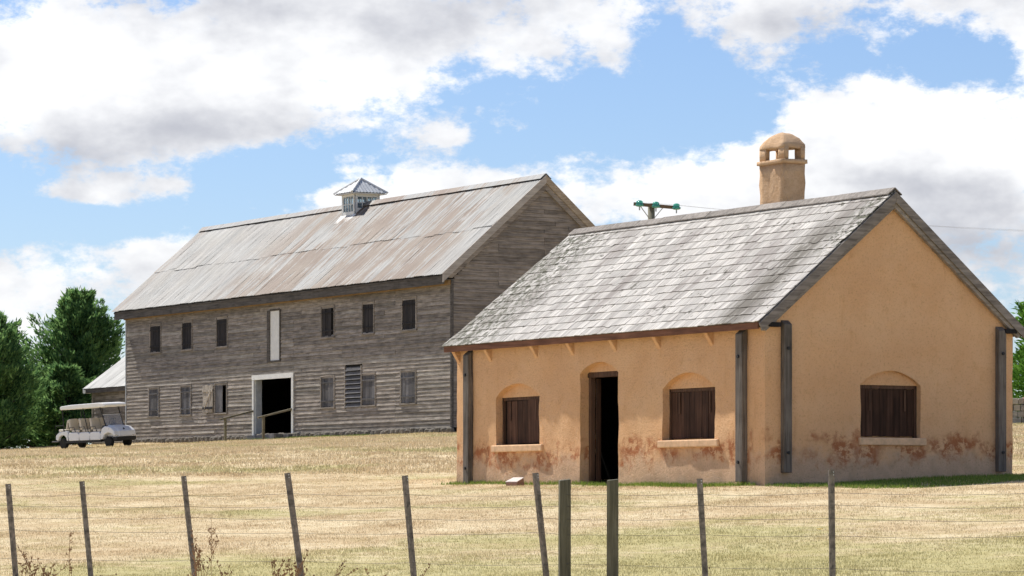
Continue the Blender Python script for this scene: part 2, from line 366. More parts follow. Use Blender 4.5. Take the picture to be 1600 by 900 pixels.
# ------------------------------------------------------------------ terrain
CP = np.array([(0, 0, -1.6), (-20, 0, -1.6), (20, 0, -1.55), (0, 20, -1.32), (-9, 42, -.86), (-5.7, 41.5, -.85), (0, 38.5, -.85), (5, 35.5, -.86), (9, 33, -.9),
    (4.43, 64, .335), (-1.11, 73.7, .455), (9.15, 66.7, .55), (3.6, 76.5, .72), (12, 85, 1.2), (-2.31, 140, 2.78), (-17.6, 167, 2.84), (-10, 153.5, 2.80),
    (-18, 160, 2.55), (-17.1, 150, 2.28), (-14.8, 130, 1.92), (-22, 150, 2.15), (-12.3, 141, 2.36), (-23, 165, 2.50), (-30, 182, 2.50), (-14, 100, 1.36), (-10, 70, .22), (18, 130, 2.9), (14, 100, 1.85), (0, 200, 3.1), (-60, 200, 2.3), (60, 200, 3.2), (30, 60, .9), (-40, 60, -.3), (4, 150, 2.95)], float)
def tps_fit(cp, lam=.02):
    n = len(cp); d = np.hypot(cp[:, None, 0] - cp[None, :, 0], cp[:, None, 1] - cp[None, :, 1])
    K = np.where(d > 0, d * d * np.log(d + 1e-9), 0); K[np.diag_indices(n)] += lam
    Pm = np.c_[np.ones(n), cp[:, :2]]; A = np.block([[K, Pm], [Pm.T, np.zeros((3, 3))]])
    return np.linalg.solve(A, np.r_[cp[:, 2], 0, 0, 0])
TW = tps_fit(CP)
def gz(X, Y):
    X = np.clip(np.asarray(X, float), -60, 60); Y = np.clip(np.asarray(Y, float), 0, 205); sh = np.broadcast(X, Y).shape
    X, Y = np.broadcast_to(X, sh).ravel(), np.broadcast_to(Y, sh).ravel()
    d = np.hypot(X[:, None] - CP[None, :, 0], Y[:, None] - CP[None, :, 1]); K = np.where(d > 0, d * d * np.log(d + 1e-9), 0)
    z = K @ TW[:len(CP)] + TW[len(CP)] + TW[len(CP) + 1] * X + TW[len(CP) + 2] * Y
    z += .02 * np.sin(X * 1.1 + Y * .35) * np.sin(Y * .45 - X * .2) + .012 * np.sin(X * 2.3 - Y * 1.1)
    return z.reshape(sh)
def gz1(x, y): return float(gz(np.array([x]), np.array([y]))[0])
xs = np.r_[-4000, -1500, -600, -250, -120, np.arange(-60, 60.1, 1.0), 120, 250, 600, 1500, 4000]
ys = np.r_[-4000, -1500, -600, -200, -60, -20, np.arange(0, 205.1, 1.0), 300, 600, 1500, 4500]
XX, YY = np.meshgrid(xs, ys); ZZ = gz(XX, YY); nx, ny = len(xs), len(ys)
gv = np.c_[XX.ravel(), YY.ravel(), ZZ.ravel()]
ii = (np.arange(ny - 1)[:, None] * nx + np.arange(nx - 1)[None, :]).ravel()
me = bpy.data.meshes.new('ground'); me.from_pydata(gv.tolist(), [], np.c_[ii, ii + 1, ii + nx + 1, ii + nx].tolist())
ground = link('ground', me, 'paddock', smooth=True); tag(ground, 'dry tan paddock sloping up to the buildings', 'ground', kind='structure')

# the two buildings' frames: local x along the gable, local y along the long wall
C0 = Vector((4.435, 64.0, .337)); B0 = Vector((-2.309, 140.0, 2.775))
def inside(X, Y, O, x0, x1, y0, y1):
    a = (X - O.x) * V.x + (Y - O.y) * V.y; b_ = (X - O.x) * U.x + (Y - O.y) * U.y
    return (a > x0) & (a < x1) & (b_ > y0) & (b_ < y1)
def blades(name, X, Y, hgt, wid, material, n_per=4, spread=.05, lean=.5):
    n = len(X); X = np.repeat(X, n_per) + RNG.normal(0, spread, n * n_per); Y = np.repeat(Y, n_per) + RNG.normal(0, spread, n * n_per)
    hgt = np.repeat(hgt, n_per) * RNG.uniform(.55, 1.35, n * n_per); wid = np.repeat(wid, n_per)
    Z = gz(X, Y) - .004; N = len(X); a = RNG.uniform(0, 2 * np.pi, N); l = RNG.uniform(0, lean, N) * hgt; b2 = RNG.uniform(0, 2 * np.pi, N)
    v = np.empty((N, 3, 3)); cx, sx = np.cos(a) * wid / 2, np.sin(a) * wid / 2
    v[:, 0] = np.c_[X - cx, Y - sx, Z]; v[:, 1] = np.c_[X + cx, Y + sx, Z]; v[:, 2] = np.c_[X + np.cos(b2) * l, Y + np.sin(b2) * l, Z + hgt]
    me = bpy.data.meshes.new(name); me.vertices.add(N * 3); me.vertices.foreach_set('co', v.ravel()); me.loops.add(N * 3); me.loops.foreach_set('vertex_index', np.arange(N * 3))
    me.polygons.add(N); me.polygons.foreach_set('loop_start', np.arange(N) * 3); me.polygons.foreach_set('loop_total', np.full(N, 3)); me.update(); me.validate()
    return link(name, me, material)
def scatter(n, y0, y1, power=1.):
    Y = y0 + (y1 - y0) * RNG.random(n) ** power; X = RNG.uniform(-1, 1, n) * (.150 * Y + 3.5)
    k = ~inside(X, Y, C0, -.02, 5.5, -.02, 11.3) & ~inside(X, Y, B0, -.1, 8.3, -.1, 37)
    return X[k], Y[k]
X, Y = scatter(130000, 34, 82, 1.25)
tuft = np.array([.5 + .5 * noise.noise(Vector((x * .9, y * .9, 0))) for x, y in zip(X, Y)])
g1 = blades('dry_grass', X, Y, .016 + .024 * tuft, np.full(len(X), .009), 'dry_blades'); tag(g1, 'short dry tan grass with green patches covering the near paddock', 'grass', kind='stuff')
X, Y = scatter(110000, 80, 172)
g2 = blades('dry_grass', X, Y, np.full(len(X), .06), np.full(len(X), .03), 'dry_blades', 3, .1); tag(g2, 'short dry grass on the rise in front of the timber barn', 'grass', kind='stuff')
# lush strip at the foot of the cottage and beside the barn step
s = RNG.uniform(.2, 11.2, 2600); d = RNG.exponential(.13, 2600) + .03; k = (RNG.random(2600) < np.where((s > 1.2) & (s < 4.2), 1., .35))
s, d = s[k], d[k]; Xa = C0.x + U.x * s - V.x * d; Ya = C0.y + U.y * s - V.y * d
s2 = RNG.uniform(-.1, 6.2, 3600); d2 = RNG.uniform(.03, 2.6, 3600) ** 1.2; Xb = C0.x + V.x * s2 - U.x * d2; Yb = C0.y + V.y * s2 - U.y * d2
s3 = RNG.uniform(6, 16, 900); d3 = RNG.exponential(.35, 900) + .1; Xc = B0.x + U.x * s3 - V.x * d3; Yc = B0.y + U.y * s3 - V.y * d3
Xl, Yl = np.r_[Xa, Xb, Xc], np.r_[Ya, Yb, Yc]
g3 = blades('green_grass', Xl, Yl, np.r_[np.full(len(Xa), .075), np.full(len(Xb), .06), np.full(len(Xc), .10)], np.full(len(Xl), .014), 'lush_blade', 4, .05); tag(g3, 'fresh green grass growing along the foot of the walls', 'grass', kind='stuff')

# ------------------------------------------------------------------ the cottage
cot = empty('cottage', C0, ROT); tag(cot, 'low ochre plastered cottage with pale shingle roof and domed chimney', 'cottage')
shingle_mat(cot)
CL, CWD, CEZ, CRZ = 11.2, 5.43, 2.80, 5.16      # length, gable width, wall top, gable wall apex
def rough(p, amp=1.):
    p = Vector(p); return Vector((fbm(p + Vector((3, 0, 0)), 1.7), fbm(p + Vector((0, 7, 0)), 1.7), 0)) * .022 * amp + Vector((fbm(p, 6.), fbm(p + Vector((9, 9, 0)), 6.), 0)) * .008 * amp
def arch(a0, a1, z0, zs, zt, n=10):
    pts = [(a0, z0), (a1, z0)]
    for i in range(n + 1):
        t_ = i / n; pts.append((a1 + (a0 - a1) * t_, zs + (zt - zs) * math.sin(math.pi * t_) ** .8))
    return pts
def inpoly(x, y, poly):
    c_ = False; j = len(poly) - 1
    for i in range(len(poly)):
        xi, yi = poly[i]; xj, yj = poly[j]
        if (yi > y) != (yj > y) and x < (xj - xi) * (y - yi) / (yj - yi) + xi: c_ = not c_
        j = i
    return c_
def wall(outer, holes, depth, to3, inward, step=.13):
    pts, edges = [], []
    def loop(pl, sub):
        q = []
        for i in range(len(pl)):
            a, b2 = pl[i], pl[(i + 1) % len(pl)]; n = max(1, int(math.dist(a, b2) / sub))
            q += [(a[0] + (b2[0] - a[0]) * k / n, a[1] + (b2[1] - a[1]) * k / n) for k in range(n)]
        return q
    loops = [loop(outer, step)] + [loop(h_, .09) for h_ in holes]
    for lp in loops:
        n0 = len(pts); pts += lp; edges += [(n0 + i, n0 + (i + 1) % len(lp)) for i in range(len(lp))]
    x0, x1 = min(p[0] for p in outer), max(p[0] for p in outer); y0, y1 = min(p[1] for p in outer), max(p[1] for p in outer)
    yy = y0 + step
    while yy < y1:
        xx = x0 + step * (1 if int(yy / step) % 2 else .5)
        while xx < x1:
            if inpoly(xx, yy, outer) and not any(inpoly(xx, yy, h_) for h_ in holes): pts.append((xx, yy))
            xx += step
        yy += step
    r = delaunay_2d_cdt([Vector(p) for p in pts], edges, [], 0, 1e-4); vv, ff = r[0], r[2]
    v = []; f = []
    for p in vv: q = Vector(to3(p[0], p[1])); v.append(tuple(q + rough(q)))
    for fc in ff:
        cx = sum(vv[i][0] for i in fc) / 3; cy = sum(vv[i][1] for i in fc) / 3
        if inpoly(cx, cy, outer) and not any(inpoly(cx, cy, h_) for h_ in holes): f.append(tuple(fc))
    for lp in loops[1:]:
        n0 = len(v); m_ = len(lp)
        for k in range(3):
            for p in lp: q = Vector(to3(p[0], p[1])); v.append(tuple(q + rough(q) + Vector(inward) * depth * k / 2))
        for k in range(2):
            for i in range(m_): j = (i + 1) % m_; f.append((n0 + k * m_ + i, n0 + k * m_ + j, n0 + (k + 1) * m_ + j, n0 + (k + 1) * m_ + i))
    b2 = MB(); b2.v = v; b2.f = f; return b2
WIN1 = (7.88, 9.60, .86, 1.80, 2.06); WIN2 = (1.61, 3.38, .86, 1.80, 2.08); DOOR = (4.94, 6.34, -.15, 2.16, 2.38); WING = (2.04, 3.36, .88, 1.82, 2.08)
wf = wall([(0, -.5), (CL, -.5), (CL, CEZ), (0, CEZ)], [arch(*WIN1), arch(*DOOR), arch(*WIN2)], .34, lambda a, z: (0, a, z), (1, 0, 0)).build('wall', 'plaster', cot, True)
wg = wall([(0, -.5), (CWD, -.5), (CWD, CEZ), (CWD / 2, CRZ), (0, CEZ)], [arch(*WING)], .26, lambda a, z: (a, 0, z), (0, 1, 0)).build('wall', 'plaster', cot, True)
wall([(0, -.5), (CL, -.5), (CL, CEZ), (0, CEZ)], [], 0, lambda a, z: (CWD, a, z), (-1, 0, 0), .4).build('wall', 'plaster', cot, True)
wall([(0, -.5), (CWD, -.5), (CWD, CEZ), (CWD / 2, CRZ), (0, CEZ)], [], 0, lambda a, z: (a, CL, z), (0, -1, 0), .4).build('wall', 'plaster', cot, True)
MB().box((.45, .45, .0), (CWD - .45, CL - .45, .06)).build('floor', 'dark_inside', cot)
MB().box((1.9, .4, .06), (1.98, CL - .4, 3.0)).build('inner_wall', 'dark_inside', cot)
# arched panels of plaster above shutters, shutters, sills
def shutter(kind_x, a0, a1, z0, zt, depth, material, parent, n=7, askew=0.):
    """board shutter; kind_x: on the long wall (x plane) else on the gable"""
    wn = empty('window', (0, 0, 0), 0, parent)
    T = (lambda a, dd, z: (dd, a, z)) if kind_x else (lambda a, dd, z: (a, dd, z))
    def bx(bld, a_0, a_1, d0, d1, z_0, z_1): p, q = T(a_0, d0, z_0), T(a_1, d1, z_1); bld.box([min(i, j) for i, j in zip(p, q)], [max(i, j) for i, j in zip(p, q)]); return bld
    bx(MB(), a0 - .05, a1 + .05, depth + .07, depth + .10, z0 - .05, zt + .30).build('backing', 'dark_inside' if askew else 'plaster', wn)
    pl = arch(a0 - .03, a1 + .03, zt + .0, zt + .02, zt + .34)
    MB().prism(pl, 0 if kind_x else 1, depth - .02, depth + .06).build('arch_panel', 'plaster', wn)
    fr = MB(); bx(fr, a0, a1, depth, depth + .06, zt - .06, zt + .02); bx(fr, a0, a0 + .05, depth, depth + .06, z0, zt); bx(fr, a1 - .05, a1, depth, depth + .06, z0, zt)
    fr.build('frame', 'brown_frame', wn)
    wd = (a1 - a0 - .11 - askew * 2) / n
    for i in range(n):
        pa = a0 + .055 + i * wd; jz = random.uniform(-.012, .012); dd = depth + random.uniform(.008, .022)
        b2 = MB(); bx(b2, pa + .004, pa + wd - .004, dd, dd + .025, z0 + .02 + abs(jz), zt - .06 + jz)
        ob = b2.build('plank', material, wn)
        if askew:
            ob.matrix_local = Matrix.Translation(T(0, -askew * .25 * (1 - i / n), 0)) @ Matrix.Translation(T((a0 + a1) / 2, 0, z0)) @ Matrix.Rotation(-askew * .35, 4, 'X') @ Matrix.Translation([-q for q in T((a0 + a1) / 2, 0, z0)])
    for q in (.22, .80):
        hb = MB(); ac = a0 + (a1 - a0) * q; bx(hb, ac - .018, ac + .018, depth - .010, depth + .004, zt - .46, zt - .08); hb.build('hinge', 'brown_frame', wn)
    sl = MB(); e0 = a0 - .16 if kind_x else a0 - .05
    bx(sl, e0, a1 + .10, -.06, .16, z0 - .14, z0 - .005); sl.build('sill', 'sill_plaster', wn, bevel=.02)
    return wn
shutter(True, WIN1[0], WIN1[1], WIN1[2], 1.80, .15, 'brown_shutter', cot, 7, .06)
shutter(True, WIN2[0], WIN2[1], WIN2[2], 1.80, .15, 'brown_shutter', cot, 8)
shutter(False, WING[0], WING[1], WING[2], 1.82, .12, 'brown_shutter', cot, 8)
# doorway: frame, plaster panel in the arch, leaf swung inwards
dw = empty('doorway', (0, 0, 0), 0, cot)
f_ = MB(); f_.box((.19, 6.24, -.1), (.28, 6.33, 2.14)); f_.box((.17, 4.945, -.1), (.30, 5.02, 2.14)); f_.box((.165, 4.945, 2.10), (.305, 6.33, 2.20)); f_.build('door_frame', 'brown_frame', dw)
MB().prism(arch(4.95, 6.33, 2.2, 2.2, 2.40), 0, .16, .28).build('arch_panel', 'plaster', dw)
MB().box((-.05, 4.96, -.2), (.34, 6.33, .05)).build('threshold', 'stone', dw)
for i in range(1):
    MB().box((.29 + i * .17, 6.19, .06 + random.uniform(0, .02)), (.29 + i * .17 + .09, 6.23, 2.08)).build('plank', 'brown_shutter', dw)
# timber straps against the walls
def strap(lo, hi, slope_ax):
    b2 = MB(); x0, y0, z0 = lo; x1, y1, z1 = hi
    if slope_ax == 0: p = [(x0, y0, z0), (x1, y0, z0), (x1, y1, z0), (x0, y1, z0), (x0, y0, z1 - .10), (x1, y0, z1), (x1, y1, z1), (x0, y1, z1 - .10)]
    else: p = [(x0, y0, z0), (x1, y0, z0), (x1, y1, z0), (x0, y1, z0), (x0, y0, z1 - .08), (x1, y0, z1 - .08), (x1, y1, z1), (x0, y1, z1)]
    b2.hexa(p); o_ = b2.build('timber_strap', 'grey_post', cot, bevel=.012)
    for zz in (z0 + .35, z1 - .5):
        bo = MB()
        if slope_ax == 0: bo.lathe([(.03, 0), (.03, .03)], 8, Matrix.Translation((x0 + .005, (y0 + y1) / 2, zz)) @ Matrix.Rotation(-math.pi / 2, 4, 'Y'))
        else: bo.lathe([(.03, 0), (.03, .03)], 8, Matrix.Translation(((x0 + x1) / 2, y0 + .005, zz)) @ Matrix.Rotation(math.pi / 2, 4, 'X'))
        bo.build('bolt', 'cart_black', o_)
strap((-.12, 10.52, .06), (.0, 10.74, 2.78), 0); strap((-.12, .55, .08), (.0, .77, 2.80), 0)
strap((.33, -.12, .24), (.50, .0, 2.93), 1); strap((5.03, -.12, .28), (5.20, .0, 2.93), 1)
for sc in (11.12, 9.83, 8.0, 6.61, 5.03, 3.49, 1.72):    # plastered rafter feet
    MB().prism([(.02, 2.80), (-.15, 2.80), (-.14, 2.75), (.02, 2.50)], 1, sc - .055, sc + .055).build('rafter_foot', 'plaster', cot, bevel=.012)
# roof
RX, RZ = CWD / 2, 5.30; EX, EZ = -.21, 2.885
al = math.atan2(RZ - EZ, RX - EX); SL = math.hypot(RZ - EZ, RX - EX)
sx = Vector((math.cos(al), 0, math.sin(al))); sn = Vector((-math.sin(al), 0, math.cos(al)))
def yfar(x): return 11.42 - .30 * (x - EX) / (RX - EX)
roof = empty('roof', (0, 0, 0), 0, cot)
dk = MB(); y0 = -.10
for (xa, za, xb, zb) in ((EX + .06, EZ + .05, RX, RZ), (2 * RX - EX - .06, EZ + .05, RX, RZ)):
    ya, yb = yfar(EX), yfar(RX)
    dk.hexa([(xa, y0, za - .075), (xb, y0, zb - .075), (xb, yb, zb - .075), (xa, ya, za - .075), (xa, y0, za - .03), (xb, y0, zb - .03), (xb, yb, zb - .03), (xa, ya, za - .03)])
dk.build('roof_deck', 'barge_grey', roof)
bk = MB(); bk.hexa([(2 * RX - EX, y0, EZ - .025), (RX, y0, RZ - .025), (RX, yfar(RX), RZ - .025), (2 * RX - EX, yfar(EX), EZ - .025), (2 * RX - EX, y0, EZ), (RX, y0, RZ), (RX, yfar(RX), RZ), (2 * RX - EX, yfar(EX), EZ)]); bk.build('back_slope', 'shingle', roof)
NC = 16; EXPO = SL / NC; slates = []
for r_ in range(NC):
    yy = -.13 - random.uniform(0, .12); t0 = r_ * EXPO
    while True:
        wd = random.choice((.14, .17, .19, .22)) * random.uniform(.94, 1.06); xm = EX + sx.x * t0; ye = yfar(xm) + .02
        y1_ = min(yy + wd, ye)
        if y1_ - max(yy, -.13) > .05: slates.append((max(yy, -.13), y1_, t0))
        yy += wd
        if yy >= ye - .03: break
def slate_verts(ya, yb, t0):
    g_ = .0035; j = random.uniform(-.007, .007); tail = t0 - .015 + j - (random.random() < .03) * .05; head = min(t0 + EXPO * 1.5, SL); lift = .017 + random.uniform(-.003, .005); k = random.uniform(-.006, .006)
    base = Vector((EX, 0, EZ)); P3 = lambda y, t_, n: base + sx * t_ + sn * n + Vector((0, y, 0))
    return [P3(ya + g_, tail + k, lift - .014), P3(yb - g_, tail - k, lift - .014), P3(yb - g_, head, -.010), P3(ya + g_, head, -.010), P3(ya + g_, tail + k, lift), P3(yb - g_, tail - k, lift + random.uniform(-.004, .004)), P3(yb - g_, head, .000), P3(ya + g_, head, .000)]
slates.sort(key=lambda q: q[0])
for q in slates[:300]:
    vs = slate_verts(*q); c_ = sum(vs, Vector()) / 8
    o_ = MB().hexa([v_ - c_ for v_ in vs]).build('shingle', 'shingle', roof); o_.location = c_
rest = MB()
for q in slates[300:]: rest.hexa(slate_verts(*q))
tag(rest.build('shingle_field', 'shingle', roof), kind='stuff')
n_r = 13
for i in range(n_r):                                     # ridge capping, in lengths
    a, b_ = -.12 + i * (11.14 + .12) / n_r, -.12 + (i + 1) * (11.14 + .12) / n_r - .006; zr = RZ + .055 + random.uniform(-.006, .006)
    MB().prism([(RX - .15, zr - .118), (RX, zr), (RX + .15, zr - .118), (RX + .15, zr - .140), (RX, zr - .025), (RX - .15, zr - .140)], 1, a, b_).build('ridge_cap', 'barge_grey', roof)
fb = MB(); fb.box((EX + .005, -.08, EZ - .125), (EX + .045, yfar(EX) - .04, EZ - .012)); fb.build('fascia', 'fascia_red', roof)
fb = MB(); fb.box((2 * RX - EX - .055, -.08, EZ - .125), (2 * RX - EX - .02, 11.3, EZ - .022)); fb.build('fascia', 'fascia_red', roof)
for sgn in (1, -1):
    X_ = lambda x: RX + (x - RX) * sgn
    bb = MB(); lo = -.02
    bb.prism([(X_(EX), EZ - .005 + lo), (X_(RX), RZ - .005 + lo), (X_(RX), RZ - .22), (X_(EX + .06), EZ - .165)], 1, -.16, -.115); bb.build('barge_board', 'barge_grey', roof, bevel=.006)
    b3 = MB(); b3.prism([(X_(EX + .10), EZ - .10), (X_(RX), RZ - .215), (X_(RX), RZ - .31), (X_(EX + .16), EZ - .16)], 1, -.115, -.03); b3.build('inner_barge_board', 'barge_grey', roof)
    MB().box((min(X_(.0), X_(.26)), -.135, 2.80), (max(X_(.0), X_(.26)), -.02, 2.88)).build('purlin_end', 'dark_shutter', roof)
# chimney
ch = empty('chimney', (RX + .31, 3.95, .05), 0, cot); ca, cb_ = .235, .415
def ring_block(bld, a, b_, z0, z1, nz=5, a2=None, b2_=None, amp=.012):
    n0 = len(bld.v); a2 = a if a2 is None else a2; b2_ = b_ if b2_ is None else b2_; k = 6; per = []
    for i in range(k): per.append((-1 + 2 * i / k, -1))
    for i in range(k): per.append((1, -1 + 2 * i / k))
    for i in range(k): per.append((1 - 2 * i / k, 1))
    for i in range(k): per.append((-1, 1 - 2 * i / k))
    for j in range(nz + 1):
        t_ = j / nz
        for (p, q) in per:
            x, y, z = p * (a + (a2 - a) * t_), q * (b_ + (b2_ - b_) * t_), z0 + (z1 - z0) * t_
            bld.v.append((x + amp * fbm((x + 5, y, z), 5) * 2, y + amp * fbm((x, y + 8, z), 5) * 2, z + amp * .5 * fbm((x, y, z + 3), 5)))
    m_ = len(per)
    for j in range(nz):
        for i in range(m_): q = (i + 1) % m_; bld.f.append((n0 + j * m_ + i, n0 + j * m_ + q, n0 + (j + 1) * m_ + q, n0 + (j + 1) * m_ + i))
    bld.f.append(tuple(n0 + i for i in range(m_))[::-1]); bld.f.append(tuple(n0 + nz * m_ + i for i in range(m_)))
    return bld
ring_block(MB(), ca, cb_, 4.4, 6.05, 9).build('shaft', 'chimney_plaster', ch, True)
ring_block(MB(), ca + .035, cb_ + .035, 6.05, 6.125, 2).build('band', 'chimney_plaster', ch, True)
cp = empty('cowl', (0, 0, 0), 0, ch)
for (p, q) in ((-1, -1), (1, -1), (1, 1), (-1, 1)):
    pw, qw = .10, .19
    x0, x1 = sorted((p * ca, p * (ca - pw))); y0_, y1_ = sorted((q * cb_, q * (cb_ - qw)))
    b2 = MB(); ring_block(b2, (x1 - x0) / 2, (y1_ - y0_) / 2, 6.11, 6.37, 2, amp=.008); b2.v = [(x + (x0 + x1) / 2, y + (y0_ + y1_) / 2, z) for x, y, z in b2.v]; b2.build('cowl_pier', 'chimney_plaster', cp, True)
dm = MB(); lv_ = [(6.345, 1.02), (6.37, 1.02), (6.41, 1.01), (6.44, .95), (6.48, .86), (6.53, .74), (6.575, .60), (6.61, .45), (6.635, .30), (6.65, .14)]; tmp = ring_block(MB(), 1, 1, 0, len(lv_) - 1, len(lv_) - 1, amp=0)
dm.f = tmp.f
for (x_, y_, l_) in tmp.v:
    z_, k_ = lv_[int(round(l_))]; q = Vector((x_ * ca * k_, y_ * cb_ * k_, z_)); dm.v.append(tuple(q + Vector((fbm(q, 7), fbm(q + Vector((4, 4, 4)), 7), fbm(q + Vector((9, 2, 1)), 7))) * .02))
dm.build('cowl_dome', 'chimney_plaster', cp, True)

# ------------------------------------------------------------------ the barn
barn = empty('barn', B0, ROT); tag(barn, 'large two-storey weathered timber barn with rusty iron roof', 'barn')
iron_mat('rusty_iron', barn, True)
BL, BW, BE, BR = 30.92, 8.2, 5.92, 9.93
UPW = [(27.08, 28.20), (23.73, 24.74), (20.10, 21.14), (9.92, 11.02), (6.43, 7.37), (2.86, 3.98)]
LOW = [(27.29, 28.34), (23.86, 24.88), (20.17, 21.34), (9.92, 11.08), (6.31, 7.42), (2.91, 4.08)]
UZ = (4.12, 5.36); LZ = (1.25, 2.50); BD = (13.62, 17.55, .22, 2.74); PANEL = (14.85, 16.1, 3.26, 5.45); LOUV = (7.46, 8.95, 1.18, 2.85)
openings = [(a, b_, *UZ) for a, b_ in UPW] + [(a, b_, *LZ) for a, b_ in LOW] + [BD, PANEL, LOUV]
# structural core: long wall with the doorway and the one open window
shell = empty('wall', (0, 0, 0), 0, barn)
def core_front():
    b2 = MB(); d0, d1 = BD[0] + .15, BD[1] - .15; w0, w1 = LOW[2]
    b2.box((.03, 0.03, -.2), (.10, w0 - 13.62 + 13.62 - (w0 - d0), BE)) if False else None
    b2.box((.03, .03, -.3), (.10, d0, BE)); b2.box((.03, d0, 2.6), (.10, d1, BE)); b2.box((.03, d1, -.3), (.10, w0, BE)); b2.box((.03, w0, -.3), (.10, w1, LZ[0])); b2.box((.03, w0, LZ[1]), (.10, w1, BE)); b2.box((.03, w1, -.3), (.10, BL - .03, BE))
    return b2
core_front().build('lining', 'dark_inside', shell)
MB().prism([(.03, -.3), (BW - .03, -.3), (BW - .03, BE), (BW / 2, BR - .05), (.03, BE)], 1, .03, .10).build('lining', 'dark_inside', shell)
MB().prism([(.03, -.3), (BW - .03, -.3), (BW - .03, BE), (BW / 2, BR - .05), (.03, BE)], 1, BL - .1, BL - .03).build('lining', 'fascia_barn', shell)
MB().box((BW - .1, .03, -.3), (BW - .03, BL - .03, BE)).build('lining', 'fascia_barn', shell)
MB().box((.1, .1, .05), (BW - .1, BL - .1, .16)).build('floor', 'dark_inside', barn)
# weatherboards
boards = []
PITCH = .158; zc = .24; row = 0
JO = [0, 4.6, 9.2, 13.62, 17.55, 21.4, 23.8, 27.2, BL]
while zc < BE - .05:
    z1 = min(zc + PITCH, BE); cuts = sorted((a, b_) for a, b_, za, zb in openings if za < (zc + z1) / 2 < zb)
    spans = []; c_ = 0.
    for a, b_ in cuts:
        if a > c_ + .02: spans.append((c_, a))
        c_ = max(c_, b_)
    if c_ < BL: spans.append((c_, BL))
    for a, b_ in spans:
        js = [a] + [j + random.choice((0, 0, 0, .9, -.7)) for j in JO[1:-1] if random.random() < .62] + [b_]
        js = [a] + sorted(j for j in js[1:-1] if a + .35 < j < b_ - .35) + [b_]
        for p, q in zip(js[:-1], js[1:]):
            if q - p > .05: boards.append(('F', p, q, zc, z1))
    zc += PITCH; row += 1
zc = .24
while zc < BR - .25:
    z1 = zc + PITCH; zz = zc + PITCH * .5
    k = 0 if zz < BE else (zz - BE) / (BR - BE) * BW / 2
    a, b_ = k, BW - k
    if b_ - a > .2:
        js = [a] + sorted(j + random.choice((0, 0, .0, .5)) for j in (2.05, 4.1, 5.2) if a + .3 < j < b_ - .6 and random.random() < .6) + [b_]
        for p, q in zip(js[:-1], js[1:]): boards.append(('G', p, q, zc, z1))
    zc += PITCH
def board_verts(kind, p, q, z0, z1):
    j = lambda s_=.012: random.uniform(-s_, s_)
    sag0, sag1 = j(.016), j(.016); out0, out1 = .030 + abs(j(.022)), .030 + abs(j(.022)); g_ = .006
    lo0, lo1, hi0, hi1 = z0 + sag0 - .012, z0 + sag1 - .012, z1 + sag0 * .4 + .01, z1 + sag1 * .4 + .01
    e = [(-out0, p + g_, lo0), (-out1, q - g_, lo1), (.015, q - g_, lo1), (.015, p + g_, lo0), (-.008, p + g_, hi0), (-.008, q - g_, hi1), (.012, q - g_, hi1), (.012, p + g_, hi0)]
    if kind == 'G': e = [(b_, a, c_) for a, b_, c_ in e]
    return [Vector(v_) for v_ in e]
def bsize(bd):
    k, p, q, z0, z1 = bd; m_ = (p + q) / 2; pos = B0 + (U * m_ if k == 'F' else V * m_); return (q - p) * (.495 if k == 'F' else .869) / pos.y * (1 if k == 'F' else (.0 if z0 < 4.0 else .9))
boards.sort(key=bsize, reverse=True)
restF, restG = MB(), MB()
for i, bd in enumerate(boards):
    vs = board_verts(*bd); mt = ('siding_bleached' if random.random() < .16 else 'siding') if bd[0] == 'F' else 'siding_gable'
    if i < 300:
        c_ = sum(vs, Vector()) / 8; o_ = MB().hexa([v_ - c_ for v_ in vs]).build('weatherboard', mt, shell); o_.location = c_
    else: (restF if bd[0] == 'F' else restG).hexa(vs)
if restF.v: tag(restF.build('weatherboard_field', 'siding', shell), kind='stuff')
if restG.v: tag(restG.build('weatherboard_field', 'siding_gable', shell), kind='stuff')
MB().box((-.05, -.055, .1), (.05, .05, 5.9)).build('corner_post', 'fascia_barn', barn)
MB().box((-.05, BL - .02, .1), (.05, BL + .05, 5.9)).build('corner_post', 'grey_paint', barn)
MB().box((BW - .05, -.055, .1), (BW + .05, .05, 5.9)).build('corner_post', 'fascia_barn', barn)
# foundation stones
fd = empty('foundation', (0, 0, 0), 0, barn); sm = []
for k in range(5):
    b2 = MB(); n_ = 9
    b2.lathe([(.10, -.16), (.21, -.13), (.25, 0), (.22, .11), (.12, .15)], n_)
    b2.v = [(x * (1 + .35 * fbm((x * 4, y * 4, z * 4 + k * 9), 1.5)) * .55, y * (1 + .4 * fbm((x * 3 + k * 5, y * 3, z), 1.5)), z * (1 + .3 * fbm((x, y * 5, k * 3 + z), 2))) for x, y, z in b2.v]
    me = b2.mesh('stone'); me.materials.append(MATS['stone']); sm.append(me)
yy = .1
while yy < BL:
    o_ = link('stone', random.choice(sm), 'stone', fd); o_.location = (-.02, yy, .10 + random.uniform(-.03, .02)); o_.scale = (1, random.uniform(.8, 1.25), random.uniform(.75, 1.1)); o_.rotation_euler = (0, 0, random.choice((0, math.pi)) + random.uniform(-.2, .2)); yy += random.uniform(.36, .50)
MB().box((.0, .02, -.4), (.028, BL - .02, .26)).build('footing', 'stone', fd)
